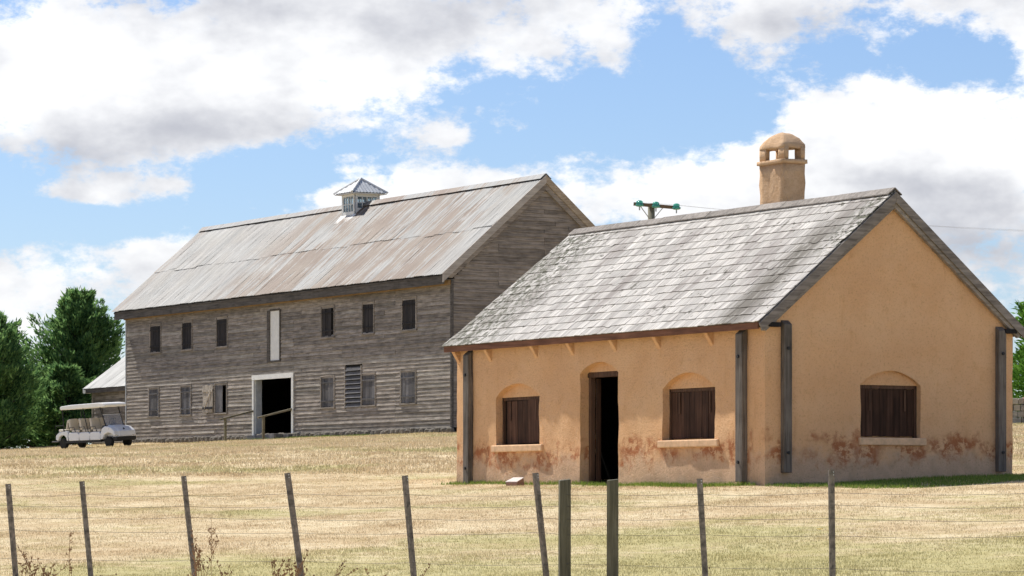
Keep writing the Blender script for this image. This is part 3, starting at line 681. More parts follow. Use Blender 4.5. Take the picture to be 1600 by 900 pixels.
# windows with plank shutters
def barn_window(a, b_, z0, z1, mt, n=4, open_=False, proud=.0):
    wn = empty('window', (0, 0, 0), 0, barn); fr = MB()
    fr.box((-.055, a - .07, z0 - .06), (.03, a, z1 + .05)); fr.box((-.055, b_, z0 - .06), (.03, b_ + .07, z1 + .05)); fr.box((-.056, a, z1), (.03, b_, z1 + .05)); fr.box((-.085, a - .1, z0 - .065), (.03, b_ + .1, z0 - .002))
    fr.build('frame', 'siding', wn)
    if open_: return wn
    wd = (b_ - a) / n
    for i in range(n):
        if mt == 'gap' and i == 0: continue
        dd = -.02 - proud + random.uniform(-.008, .008)
        MB().box((dd, a + i * wd + .006, z0 + random.uniform(.0, .03)), (dd + .024, a + (i + 1) * wd - .006, z1 - random.uniform(.0, .03))).build('plank', 'dark_shutter' if mt in ('dark', 'gap') else 'grey_shutter', wn)
    for zz in (z0 + .22, z1 - .28):
        MB().box((-.052 - proud, a + .05, zz), (-.030 - proud, b_ + .12, zz + .055)).build('batten', 'dark_shutter' if mt in ('dark', 'gap') else 'grey_shutter', wn)
    return wn
for i, (a, b_) in enumerate(UPW): barn_window(a, b_, *UZ, 'gap' if i == 3 else 'dark')
for i, (a, b_) in enumerate(LOW):
    wn = barn_window(a, b_, *LZ, 'grey', open_=(i == 2))
    if i == 2:      # one leaf folded back against the boards, the other half shut
        lf = empty('open_shutter', (0, 0, 0), 0, wn)
        for k in range(4): MB().box((-.10, 21.44 + k * .26, 1.27), (-.075, 21.44 + k * .26 + .252, 2.47 + random.uniform(-.03, .03))).build('plank', 'pale_shutter', lf)
        MB().box((-.125, 21.46, 2.18), (-.1, 22.46, 2.28)).build('batten', 'pale_shutter', lf); MB().box((-.125, 21.46, 1.42), (-.1, 22.46, 1.52)).build('batten', 'dark_shutter', lf)
        M_ = Matrix.Rotation(R(40), 4, 'X'); bc = MB(); bc.box((-.125, -.05, -.55), (-.102, .05, .55), Matrix.Translation((0, 21.95, 1.85)) @ M_); bc.build('brace', 'pale_shutter', lf)
        for k in range(2): MB().box((-.02, 20.62 + k * .36, 1.27), (.005, 20.62 + k * .36 + .35, 2.48)).build('plank', 'grey_shutter', wn)
lv = empty('louvre', (0, 0, 0), 0, barn)
MB().box((-.06, LOUV[0], LOUV[2] - .03), (.03, LOUV[0] + .06, LOUV[3])).build('frame', 'siding', lv)
MB().box((-.06, LOUV[1] - .06, LOUV[2] - .03), (.03, LOUV[1], LOUV[3])).build('frame', 'siding', lv)
for i in range(9):
    z_ = LOUV[2] + .02 + i * .184
    MB().hexa([(-.075, LOUV[0] + .06, z_), (-.075, LOUV[1] - .06, z_ + random.uniform(-.02, .02)), (-.05, LOUV[1] - .06, z_ - .005), (-.05, LOUV[0] + .06, z_ - .005), (.0, LOUV[0] + .06, z_ + .15), (.0, LOUV[1] - .06, z_ + .15), (.022, LOUV[1] - .06, z_ + .145), (.022, LOUV[0] + .06, z_ + .145)]).build('slat', 'grey_shutter', lv)
# tall white loading hatch
ht = empty('hatch', (0, 0, 0), 0, barn)
MB().box((-.035, PANEL[0] + .10, PANEL[2] + .07), (.01, PANEL[1] - .26, PANEL[3] - .04)).build('panel', 'white_paint', ht)
fr = MB(); fr.box((-.075, PANEL[1] - .26, PANEL[2]), (.03, PANEL[1], PANEL[3])); fr.box((-.06, PANEL[0], PANEL[2]), (.03, PANEL[0] + .10, PANEL[3])); fr.box((-.065, PANEL[0] + .1, PANEL[2]), (.03, PANEL[1] - .26, PANEL[2] + .07)); fr.box((-.065, PANEL[0] + .1, PANEL[3] - .04), (.03, PANEL[1] - .26, PANEL[3] + .04)); fr.build('frame', 'fascia_barn', ht)
# main doorway
bd = empty('doorway', (0, 0, 0), 0, barn)
fr = MB(); fr.box((-.075, BD[0], .16), (.03, BD[0] + .16, 2.60)); fr.box((-.075, BD[1] - .16, .16), (.03, BD[1], 2.60)); fr.box((-.08, BD[0] - .02, 2.56), (.03, BD[1] + .02, 2.76)); fr.build('door_frame', 'white_paint', bd)
MB().box((.03, BD[1] - .20, .16), (.30, BD[1] - .15, 2.57)).build('jamb_lining', 'grey_paint', bd)
MB().box((-.30, BD[0] - .05, .02), (.10, BD[1] + .05, .20)).build('door_sill', 'grey_shutter', bd)
MB().box((-.85, 14.2, -.25), (-.30, 17.2, .02)).build('step', 'grey_shutter', bd, bevel=.01); MB().box((-1.25, 15.2, -.3), (-.86, 17.3, -.10)).build('step', 'siding_bleached', bd, bevel=.01)
MB().box((-.75, 14.0, .02), (-.35, 14.5, .22)).build('step_block', 'grey_shutter', bd, bevel=.01)
for yy in (17.45, 13.75):
    hr = empty('handrail', (0, 0, 0), 0, barn); MB().box((-1.42, yy - .045, -.5), (-1.32, yy + .045, .90)).build('rail_post', 'rail', hr, bevel=.006)
    MB().hexa([(-1.62, yy - .055, .83), (-.08, yy - .055, 1.20), (-.08, yy + .055, 1.20), (-1.62, yy + .055, .83), (-1.62, yy - .055, .90), (-.08, yy - .055, 1.28), (-.08, yy + .055, 1.28), (-1.62, yy + .055, .90)]).build('rail_bar', 'rail', hr)
# roof: corrugated sheets in two tiers
brf = empty('roof', (0, 0, 0), 0, barn); BX, BZ = -.46, 6.08; bx2, bz2 = BW / 2, 10.02
bal = math.atan2(bz2 - BZ, bx2 - BX); BSL = math.hypot(bz2 - BZ, bx2 - BX); bsx = Vector((math.cos(bal), 0, math.sin(bal))); bsn = Vector((-math.sin(bal), 0, math.cos(bal)))
Y0, Y1 = -.12, 31.45; NS = 42; SW = (Y1 - Y0) / NS
def sheet_mesh(length, seed):
    rnd = random.Random(seed); nc = 30; v_ = []; f2 = []; nl = 5
    for j in range(nl + 1):
        for i in range(nc + 1):
            y = i / nc * (SW + .05); wv = .016 * math.sin(2 * math.pi * i / 5); wob_ = .008 * math.sin(j * 1.3 + seed * 2 + i * .08)
            p = bsx * (length * j / nl) + bsn * (wv + wob_ + (0.012 if i > nc - 3 else 0) + (.010 if j == 0 else 0)); v_.append((p.x, y, p.z))
    for j in range(nl):
        for i in range(nc): a = j * (nc + 1) + i; f2.append((a, a + 1, a + nc + 2, a + nc + 1))
    b2 = MB(); b2.v = v_; b2.f = f2; me = b2.mesh('roof_sheet'); me.materials.append(MATS['rusty_iron']); me.polygons.foreach_set('use_smooth', [True] * len(me.polygons)); return me
LT = BSL * .50
low_m = [sheet_mesh(LT + .04, k) for k in range(4)]; UPX = (.0, .05, .10, .16); up_m = [sheet_mesh(BSL - LT + .1 + UPX[k], k + 10) for k in range(4)]
kk = 0
for i in range(NS):
    if random.random() < .4: kk = random.randrange(4)            # upper sheets lap the lower ones by differing lengths
    for tier in (0, 1):
        o_ = link('roof_sheet', random.choice(low_m) if tier == 0 else up_m[kk], 'rusty_iron', brf); t_ = -random.uniform(.0, .025) if tier == 0 else LT - .1 - UPX[kk] + random.uniform(-.02, .02)
        p = Vector((BX, Y0 + i * SW, BZ)) + bsx * t_ + bsn * (.03 + (.008 if tier else 0) + random.uniform(0, .008)); o_.location = p; o_.rotation_euler = (random.uniform(-.003, .003), random.uniform(-.002, .002), random.uniform(-.002, .002))
dk = MB()
for sg in (1, -1):
    X_ = lambda x: bx2 + (x - bx2) * sg
    dk.prism([(X_(BX + .03), BZ - .09), (X_(bx2), bz2 - .09), (X_(bx2), bz2 - .03), (X_(BX + .03), BZ - .03)], 1, Y0 + .03, Y1 - .03)
dk.build('roof_deck', 'fascia_barn', brf)
bs = MB(); X_ = lambda x: 2 * bx2 - x
bs.prism([(X_(BX), BZ - .01), (bx2, bz2 - .01), (bx2, bz2 + .03), (X_(BX), BZ + .03)], 1, Y0, Y1); bs.build('back_slope', 'rusty_iron', brf)
for i in range(14):
    a, b_ = Y0 - .02 + i * (Y1 - Y0 + .04) / 14, Y0 - .02 + (i + 1) * (Y1 - Y0 + .04) / 14 + .02; zr = bz2 + .13 + random.uniform(-.008, .008)
    MB().prism([(bx2 - .26, zr - .21), (bx2 - .03, zr), (bx2 + .03, zr), (bx2 + .26, zr - .21), (bx2, zr - .03)], 1, a, b_).build('ridge_cap', 'rusty_iron', brf)
MB().box((BX + .05, Y0 + .06, BZ - .36), (BX + .10, Y1 - .06, BZ - .03)).build('fascia', 'fascia_barn', brf)
MB().box((-.16, .0, 5.70), (-.045, BL, 5.92)).build('eave_board', 'soffit_tan', brf)
MB().box((BX + .10, Y0 + .06, BZ - .20), (.0, Y1 - .08, BZ - .17)).build('soffit', 'fascia_barn', brf)
for sg, mt in ((1, 'barge_pale'), (-1, 'barge_tan')):
    X_ = lambda x: bx2 + (x - bx2) * sg
    MB().prism([(X_(BX - .02), BZ + .06), (X_(bx2), bz2 + .07), (X_(bx2), bz2 - .25), (X_(BX - .02), BZ - .30)], 1, Y0 - .06, Y0 - .01).build('barge_board', mt, brf)
    MB().prism([(X_(BX + .16), BZ - .10), (X_(bx2), bz2 - .25), (X_(bx2), bz2 - .52), (X_(BX + .42), BZ - .12)], 1, Y0 - .01, -.01).build('inner_barge_board', 'siding_gable', brf)
# cupola on the ridge
cu = empty('cupola', (bx2, 15.55, 0), 0, barn); hw = .60
def cupola_wall(name, face):
    g_ = empty(name, (0, 0, 0), [0, math.pi / 2, math.pi, -math.pi / 2][face], cu)     # wall in the local plane y = -hw
    zb, zt = 9.25, 10.56; z0, z1 = (9.86, 10.34) if face % 2 == 0 else (9.72, 10.36)
    b2 = MB(); b2.box((-hw, -hw, zb), (hw, -hw + .05, z0)); b2.box((-hw, -hw, z1), (hw, -hw + .05, zt)); b2.box((-hw, -hw, z0), (-hw + .14, -hw + .05, z1)); b2.box((hw - .14, -hw, z0), (hw, -hw + .05, z1)); b2.build('cupola_panel', 'white_paint', g_)
    n = 4
    for i in range(n):
        a = -hw + .14 + i * (2 * hw - .28) / n; MB().box((a + .02, -hw + .018, z0), (a + (2 * hw - .28) / n - .02, -hw + .024, z1)).build('pane', 'window_glass', g_)
        if i: MB().box((a - .018, -hw + .004, z0), (a + .018, -hw + .044, z1)).build('glazing_bar', 'white_paint', g_)
    MB().box((-hw + .14, -hw + .006, (z0 + z1) / 2 - .016), (hw - .14, -hw + .042, (z0 + z1) / 2 + .016)).build('glazing_bar', 'white_paint', g_)
for k in range(4): cupola_wall('cupola_wall', k)
ro = MB(); e = .86; zt, ze = 11.16, 10.52
for k in range(4):
    c_, s_ = math.cos(k * math.pi / 2), math.sin(k * math.pi / 2); n_ = 22
    for i in range(n_):
        a0, a1 = -e + 2 * e * i / n_, -e + 2 * e * (i + 1) / n_; w0, w1 = (.014 if i % 2 else -.014), (-.014 if i % 2 else .014)
        h0, h1 = (zt - ze) * (1 - abs(a0) / e), (zt - ze) * (1 - abs(a1) / e)
        pts = [(a0, -e, ze + w0), (a1, -e, ze + w1), (a1, -abs(a1) if abs(a1) > .01 else 0, ze + h1 + w1), (a0, -abs(a0) if abs(a0) > .01 else 0, ze + h0 + w0)]
        ro.quad(*[(x * c_ - y * s_, x * s_ + y * c_, z) for x, y, z in pts])
ro.build('cupola_roof', 'grey_paint', cu)
for k in range(4):
    c_, s_ = math.cos(k * math.pi / 2), math.sin(k * math.pi / 2); p = Vector((-e * c_ + e * s_, -e * s_ - e * c_, ze + .01)); MB().tube([p * 1.0, Vector((0, 0, zt + .02))], .045, 6).build('hip_cap', 'white_paint', cu)
MB().box((-e + .03, -e + .03, ze - .06), (e - .03, e - .03, ze - .03)).build('cupola_soffit', 'white_paint', cu)
fl = MB(); q = bsx * .32; fl.hexa([(-hw - .36, -hw - .10, 9.20), (-hw + .02, -hw - .1, 9.56), (-hw + .02, hw + .1, 9.56), (-hw - .36, hw + .1, 9.20), (-hw - .36, -hw - .10, 9.235), (-hw + .02, -hw - .1, 9.60), (-hw + .02, hw + .1, 9.60), (-hw - .36, hw + .1, 9.235)]); fl.build('flashing', 'white_paint', cu)

# ------------------------------------------------------------------ low shed at the far end of the barn
sh = empty('lean_to_shed', B0 + U * 31.0 + V * .6, ROT); tag(sh, 'low timber shed with pale iron roof behind the golf cart', 'shed')
iron_mat('pale_iron', sh, False)
SLN, SWD = 5.2, 6.0
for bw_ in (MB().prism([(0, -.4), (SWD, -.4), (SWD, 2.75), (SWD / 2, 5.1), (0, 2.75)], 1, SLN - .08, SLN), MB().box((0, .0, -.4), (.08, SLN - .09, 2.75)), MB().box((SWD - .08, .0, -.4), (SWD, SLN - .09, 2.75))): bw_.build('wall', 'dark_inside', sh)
zc = .0; fld = MB()
while zc < 2.7:
    j0, j1 = random.uniform(-.012, .012), random.uniform(-.012, .012); z1 = zc + .17
    MB().hexa([(-.045, .0, zc + j0), (-.04, SLN, zc + j1), (-.002, SLN, zc + j1), (-.002, .0, zc + j0), (-.022, .0, z1 + j0), (-.02, SLN, z1 + j1), (-.002, SLN, z1 + j1), (-.002, .0, z1 + j0)]).build('weatherboard', 'siding', sh); zc += .17
MB().box((-.06, SLN - .05, -.2), (.04, SLN + .04, 2.7)).build('corner_post', 'siding_bleached', sh)
srf = empty('roof', (0, 0, 0), 0, sh); ang = math.atan2(2.45, SWD / 2 + .4); L_ = math.hypot(2.45, SWD / 2 + .4)
for sg in (1, -1):
    for i in range(8):
        v_, f2 = [], []; nc = 20; wsh = (SLN + .35) / 8
        for j in range(2):
            for k in range(nc + 1):
                x = -.4 + (SWD / 2 + .4) * j; z = 2.72 + 2.45 * j + .016 * math.sin(2 * math.pi * k / 4); v_.append((SWD / 2 + (x - SWD / 2) * sg, -.05 + i * wsh + k / nc * (wsh + .02), z + (.006 if i % 2 else 0)))
        for k in range(nc): f2.append((k, k + 1, nc + 2 + k, nc + 1 + k))
        b2 = MB(); b2.v = v_; b2.f = f2; b2.build('roof_sheet', 'pale_iron', srf, True)
        if sg < 0: break
b2 = MB(); b2.box((-.36, -.05, 2.50), (-.32, SLN + .25, 2.69)); b2.build('fascia', 'fascia_barn', srf)
MB().prism([(-.40, 2.68), (SWD / 2, 5.14), (SWD / 2, 4.98), (-.40, 2.52)], 1, SLN + .26, SLN + .30).build('barge_board', 'white_paint', srf)
MB().box((-.40, SLN + .05, 2.50), (-.1, SLN + .25, 2.66)).build('eave_end', 'white_paint', srf)

# ------------------------------------------------------------------ golf cart
cy = R(-42); CX_, CY_ = -18.2, 160.0
cart = empty('golf_cart', (CX_, CY_, gz1(CX_, CY_) + .0), cy); tag(cart, 'white golf cart with three rows of beige seats parked beside the barn', 'golf cart')
nrm = Vector((gz1(CX_ - 1.5, CY_) - gz1(CX_ + 1.5, CY_), gz1(CX_, CY_ - 1.5) - gz1(CX_, CY_ + 1.5), 3)).normalized()
cart.rotation_euler = (Vector((0, 0, 1)).rotation_difference(nrm).to_matrix() @ Matrix.Rotation(cy, 3, 'Z')).to_euler()
HWD = .60
b2 = MB(); b2.box((-1.75, -.50, .26), (1.35, .50, .36)); b2.build('chassis', 'cart_black', cart)
b2 = MB()
for s_ in (-1, 1): b2.box((-1.40, s_ * .56 - .05, .24), (.95, s_ * .56 + .05, .33))
b2.build('running_board', 'cart_black', cart)
for s_ in (-1, 1):
    for i in range(3):
        x0 = -1.15 + i * .70; y_o, y_i = s_ * .615, s_ * .50
        q = MB(); q.prism([(x0 + .02, .34), (x0 + .66, .34), (x0 + .69, .60), (x0 + .60, .70), (x0 + .05, .70), (x0 - .02, .60)], 1, min(y_o, y_i), max(y_o, y_i)); q.build('side_panel', 'cart_white', cart, bevel=.025)
    q = MB(); q.prism([(-2.0, .42), (-1.97, .60), (-1.75, .74), (-1.2, .78), (-1.2, .35), (-1.27, .35), (-1.31, .50), (-1.45, .60), (-1.65, .60), (-1.80, .50), (-1.86, .36)], 1, min(s_ * .45, s_ * .62), max(s_ * .45, s_ * .62)); q.build('rear_fender', 'cart_white', cart, bevel=.02)
    q = MB(); q.prism([(.93, .36), (.96, .62), (1.05, .82), (1.25, .93), (1.60, .88), (1.86, .70), (1.90, .50), (1.78, .50), (1.66, .60), (1.45, .64), (1.22, .58), (1.10, .42), (1.05, .36)], 1, min(s_ * .38, s_ * .62), max(s_ * .38, s_ * .62)); q.build('front_fender', 'cart_white', cart, bevel=.03)
    q = MB(); q.hexa([(1.62, s_ * .30, .70), (1.62, s_ * .60, .68), (1.80, s_ * .56, .62), (1.86, s_ * .30, .62), (1.56, s_ * .32, .80), (1.50, s_ * .627, .82), (1.70, s_ * .60, .76), (1.82, s_ * .32, .74)]); q.build('headlight', 'cart_black', cart)
q = MB(); q.prism([(1.02, .50), (1.05, .90), (1.25, .97), (1.60, .90), (1.90, .70), (1.94, .46), (1.80, .42)], 1, -.40, .40); q.build('bonnet', 'cart_white', cart, bevel=.03)
q = MB(); q.lathe([(.045, 0), (.045, .012)], 12, Matrix.Translation((1.80, 0, .79)) @ Matrix.Rotation(R(52), 4, 'Y')); q.build('badge', 'cart_black', cart)
q = MB(); q.box((1.70, -.56, .28), (1.97, .56, .45)); q.build('front_bumper', 'cart_black', cart, bevel=.03)
for s_ in (-1, 1):
    for xw in (-1.56, 1.42):
        wh = empty('wheel', (xw, s_ * .52, .23), 0, cart); M_ = Matrix.Rotation(math.pi / 2, 4, 'X')
        MB().lathe([(.14, -.09), (.20, -.095), (.228, -.07), (.232, 0), (.228, .07), (.20, .095), (.14, .09)], 20, M_).build('tyre', 'tyre', wh, True); MB().lathe([(.05, -.075), (.138, -.08), (.138, .08), (.05, .075)], 16, M_).build('rim', 'rim', wh)
for i in range(3):
    x0 = -1.02 + i * .70; st = empty('seat_row', (0, 0, 0), 0, cart)
    MB().box((x0 - .02, -.52, .36), (x0 + .36, .52, .68)).build('seat_base', 'cart_white', st, bevel=.02)
    MB().box((x0 + .0, -.54, .70), (x0 + .50, .54, .82)).build('cushion', 'seat_beige', st, bevel=.035)
    for s_ in (-1, 1):
        q = MB(); q.hexa([(x0 - .13, s_ * .01, .80), (x0 + .02, s_ * .01, .80), (x0 + .02, s_ * .56, .80), (x0 - .13, s_ * .56, .80), (x0 - .22, s_ * .03, 1.31), (x0 - .10, s_ * .03, 1.31), (x0 - .10, s_ * .54, 1.29), (x0 - .22, s_ * .54, 1.29)]); q.build('backrest', 'seat_beige', st, bevel=.05)
        MB().tube([(x0 - .10, s_ * .55, .70), (x0 - .08, s_ * .58, .92), (x0 + .22, s_ * .58, .94), (x0 + .28, s_ * .56, .72)], .014, 6).build('armrest', 'cart_black', st)
    MB().tube([(x0 - .20, -.5, .9), (x0 - .25, -.5, 1.1), (x0 - .25, .5, 1.1), (x0 - .20, .5, .9)], .014, 6).build('grab_bar', 'cart_black', st)
rs = empty('rear_seat', (0, 0, 0), 0, cart)
MB().box((-1.90, -.52, .76), (-1.42, .52, .86)).build('cushion', 'seat_beige', rs, bevel=.035)
for s_ in (-1, 1):
    q = MB(); q.hexa([(-1.42, s_ * .02, .86), (-1.33, s_ * .02, .86), (-1.33, s_ * .53, .86), (-1.42, s_ * .53, .86), (-1.34, s_ * .06, 1.26), (-1.26, s_ * .06, 1.26), (-1.26, s_ * .49, 1.26), (-1.34, s_ * .49, 1.26)]); q.build('backrest', 'seat_beige', rs, bevel=.05)
    MB().tube([(-1.5, s_ * .56, .75), (-1.5, s_ * .57, 1.02), (-2.02, s_ * .57, 1.02), (-2.05, s_ * .56, .62)], .018, 6).build('grab_bar', 'cart_black', rs)
MB().box((-2.42, -.50, .30), (-1.95, .50, .35)).build('foot_plate', 'rim', rs, bevel=.01)
q = MB(); q.prism([(-1.64, 1.78), (-1.60, 1.86), (-1.0, 1.91), (.9, 1.955), (1.28, 1.93), (1.36, 1.85), (1.32, 1.77), (-1.60, 1.71)], 1, -.62, .62); q.build('canopy', 'cart_roof', cart, bevel=.025)
for s_ in (-1, 1):
    MB().tube([(-1.50, s_ * .54, .74), (-1.56, s_ * .54, 1.80)], .018, 6).build('canopy_post', 'cart_black', cart); MB().tube([(.10, s_ * .55, .70), (-.06, s_ * .55, 1.25), (-.20, s_ * .55, 1.82)], .018, 6).build('canopy_post', 'cart_black', cart)
    MB().tube([(1.22, s_ * .52, .93), (.88, s_ * .53, 1.86)], .024, 6).build('windscreen_post', 'cart_black', cart)
ws = MB(); ws.hexa([(1.225, -.50, .95), (1.225, .50, .95), (1.235, .50, .95), (1.235, -.50, .95), (1.055, -.50, 1.42), (1.055, .50, 1.42), (1.065, .50, 1.42), (1.065, -.50, 1.42)]); ws.build('windscreen', 'windscreen', cart)
MB().tube([(1.055, -.52, 1.43), (1.055, .52, 1.43)], .012, 6).build('windscreen_trim', 'cart_white', cart); MB().box((.90, -.12, 1.76), (.97, .12, 1.84)).build('mirror', 'cart_black', cart)
stw = MB(); M_ = Matrix.Translation((.82, .26, 1.12)) @ Matrix.Rotation(R(-55), 4, 'Y')
stw.tube([M_ @ Vector((.18 * math.cos(k * math.pi / 8), .18 * math.sin(k * math.pi / 8), 0)) for k in range(17)], .016, 6); stw.tube([M_ @ Vector((0, 0, 0)), (1.12, .26, .82)], .02, 6); stw.tube([M_ @ Vector((-.18, 0, 0)), M_ @ Vector((.18, 0, 0))], .014, 5); stw.build('steering_wheel', 'cart_black', cart)
MB().box((.95, -.50, .78), (1.22, .50, .95)).build('dashboard', 'cart_black', cart, bevel=.03)

# ------------------------------------------------------------------ trees
def leaf_cloud(name, P0, Dr, ln, wd, material, parent):
    """P0 base points, Dr unit directions: one kite-shaped leaf spray each"""
    N = len(P0); rv = RNG.normal(size=(N, 3)); sdv = np.cross(Dr, rv); sdv /= np.linalg.norm(sdv, axis=1)[:, None] + 1e-9
    v = np.empty((N, 4, 3)); v[:, 0] = P0; v[:, 1] = P0 + Dr * (ln * .45)[:, None] + sdv * (wd / 2)[:, None]; v[:, 2] = P0 + Dr * ln[:, None]; v[:, 3] = P0 + Dr * (ln * .45)[:, None] - sdv * (wd / 2)[:, None]
    me = bpy.data.meshes.new(name); me.vertices.add(N * 4); me.vertices.foreach_set('co', v.ravel()); me.loops.add(N * 4); me.loops.foreach_set('vertex_index', np.arange(N * 4)); me.polygons.add(N); me.polygons.foreach_set('loop_start', np.arange(N) * 4); me.polygons.foreach_set('loop_total', np.full(N, 4)); me.update(); me.validate()
    return link(name, me, material, parent)
def cypress(name, x, y, H, rad, label, nb=300, seed=1, group='dark conifers at the far end of the barn', base=.02, leaf='cypress_leaf', up=1.0, dens=1.):
    rg = np.random.default_rng(seed); t_ = empty(name, (x, y, gz1(x, y) - .05)); tag(t_, label, 'tree', group)
    tr = MB(); tr.tube([(0, 0, -.2), (.05, .03, H * .3), (-.04, .05, H * .6), (0, 0, H * .9)], [.28, .2, .11, .02], 8)
    PB, DB, LB, WB = [], [], [], []
    for i in range(nb):
        f = rg.random() ** .85; z0 = H * (base + (.86 - base) * f); a = rg.uniform(0, 2 * np.pi)
        prof = (1 - f ** 2.1) ** .8 * (.68 + .45 * rg.random()) * (1 + .16 * math.sin(a * 3 + seed) + .12 * math.sin(a * 2 + f * 9 + seed))
        Lb = max(.6, rad * prof); rise = up * (.38 + .5 * f + .25 * rg.random())
        d0 = np.array([math.cos(a), math.sin(a), rise]); s0 = np.array([0, 0, z0])
        end = s0 + np.array([math.cos(a) * Lb, math.sin(a) * Lb, rise * Lb * .75])
        if end[2] > H * 1.03: end[2] = H * (.97 + .07 * rg.random())
        if i % 4 == 0: tr.tube([tuple(s0), tuple(s0 + (end - s0) * .5 - np.array([0, 0, .08])), tuple(end)], [.05, .03, .008], 5)
        n = int((60 + 46 * Lb) * dens); k = .22 + .78 * rg.random(n) ** .75; pt = s0 + (end - s0) * k[:, None]
        spread = (.08 + .23 * np.sin(np.pi * np.clip(k, 0, 1) ** 1.5)) * (.6 + .32 * Lb)
        pt = pt + rg.normal(size=(n, 3)) * (spread * .55)[:, None]
        axis = (end - s0) / np.linalg.norm(end - s0); dr = axis * 1.0 + np.array([0, 0, .35 * up]) + rg.normal(size=(n, 3)) * .42; dr /= np.linalg.norm(dr, axis=1)[:, None]
        PB.append(pt); DB.append(dr); LB.append(rg.uniform(.16, .36, n)); WB.append(rg.uniform(.05, .10, n))
    PB = np.concatenate(PB); keep = PB[:, 2] > .05
    tr.build('trunk', 'bark', t_, True); leaf_cloud('crown', PB[keep], np.concatenate(DB)[keep], np.concatenate(LB)[keep], np.concatenate(WB)[keep], leaf, t_)
    return t_
cypress('cypress_tree', -21.4, 180.5, 8.5, 2.7, 'broad green cypress rising behind the low shed roof', 340, 3, up=1.2)
cypress('cypress_tree', -24.5, 171.0, 6.9, 2.5, 'dark cypress at the left edge of the photo', 300, 5, up=1.2)
cypress('cypress_tree', -27.5, 186.0, 7.2, 2.6, 'cypress farther back between the two nearer cypresses', 200, 9)
cypress('cypress_tree', -21.6, 176.0, 4.2, 2.0, 'low dark conifer just left of the shed wall', 170, 14, up=.7)
cypress('conifer_shrub', -25.2, 176.5, 2.6, 1.9, 'low dark conifer shrub under the leftmost cypresses', 110, 31, up=.6)
cypress('conifer_shrub', -23.4, 178.5, 2.3, 1.7, 'low conifer shrub between the trunks of the cypresses', 100, 37, up=.6)
cypress('leafy_tree', 21.3, 141, 6.6, 2.6, 'bright green tree beyond the right corner of the cottage', 230, 21, None, .03, 'bright_leaf', .6, .9)

# ------------------------------------------------------------------ stone boundary wall beyond the cottage
sw = empty('stone_wall', (17.2, 130, gz1(18.3, 130) - .1)); tag(sw, 'pale rubble wall with a brick-topped pier past the cottage', 'wall')
rub = MB(); yy = 0
for zr in range(4):
    x_ = -.3 - (zr % 2) * .15
    while x_ < 7:
        wd = random.uniform(.24, .42); hh_ = .235
        c_ = Vector((x_ + wd / 2, random.uniform(-.03, .03), .10 + zr * hh_ + hh_ / 2)); q = [Vector((sx_ * wd * .49, sy * .2, sz * hh_ * .48)) * random.uniform(.9, 1.03) + c_ for sx_, sy, sz in ((-1, -1, -1), (1, -1, -1), (1, 1, -1), (-1, 1, -1), (-1, -1, 1), (1, -1, 1), (1, 1, 1), (-1, 1, 1))]
        MB().hexa(q).build('stone', 'rubble' if random.random() < .7 else 'stone', sw, bevel=.03); x_ += wd
for k in range(5):
    MB().box((1.02 + .0, -.26, .08 + k * .2), (1.46, .26, .27 + k * .2)).build('pier_block', 'brick_red' if k > 3 else 'rubble', sw, bevel=.02)
tag(MB().tube([(x_ * 1.0, 8.0 + .0 * x_, .95 + .02 * math.sin(x_)) for x_ in np.linspace(-2, 14, 9)], .012, 5).build('wire', 'wire', sw))

# ------------------------------------------------------------------ power pole behind the cottage
pp = empty('power_pole', (3.82, 100, gz1(3.82, 100))); tag(pp, 'timber power pole with green glass insulators behind the cottage roof', 'power pole')
pz = 8.28 - gz1(3.82, 100)
MB().lathe([(.13, -.3), (.105, pz * .6), (.095, pz)], 12).build('pole', 'pole_wood', pp, True)
ax = Vector((1.26, .0, -.085)).normalized(); A0 = Vector((-.49, -.13, pz - .02)); A1 = Vector((.76, -.13, pz - .13))
b2 = MB(); M_ = Matrix.Translation((A0 + A1) / 2) @ Matrix.Rotation(-math.atan2(A1.z - A0.z, A1.x - A0.x), 4, 'Y'); b2.box((-.63, -.04, -.045), (.63, .04, .045), M_); b2.build('crossarm', 'arm_wood', pp)
for s_ in (-.30, .34): MB().tube([(s_, -.12, pz - .09), (s_ * .1, -.10, pz - .46)], .012, 5).build('brace', 'steel', pp)
ipts = []
for xx in (-.30, .12, .68):
    zb = A0.z + (A1.z - A0.z) * (xx - A0.x) / (A1.x - A0.x) + .0; ins = empty('insulator', (xx if xx > -.2 else -.33, -.17, zb), 0, pp)
    MB().lathe([(.018, -.16), (.018, .02)], 8).build('pin', 'steel', ins)
    MB().lathe([(.07, -.06), (.115, -.04), (.12, .0), (.08, .022), (.095, .048), (.088, .082), (.05, .108), (.02, .113)], 16).build('glass_bell', 'insulator_glass', ins, True); ipts.append(Vector((xx if xx > -.2 else -.33, -.17, zb + .07)))
for i, p in enumerate(ipts):
    e_ = p + Vector((34, 26, 1.6)); MB().tube([tuple(p + (e_ - p) * t_ + Vector((0, 0, -1.2 * 4 * t_ * (1 - t_) * .6))) for t_ in np.linspace(0, 1, 12)], .0016, 4).build('wire', 'steel', pp)

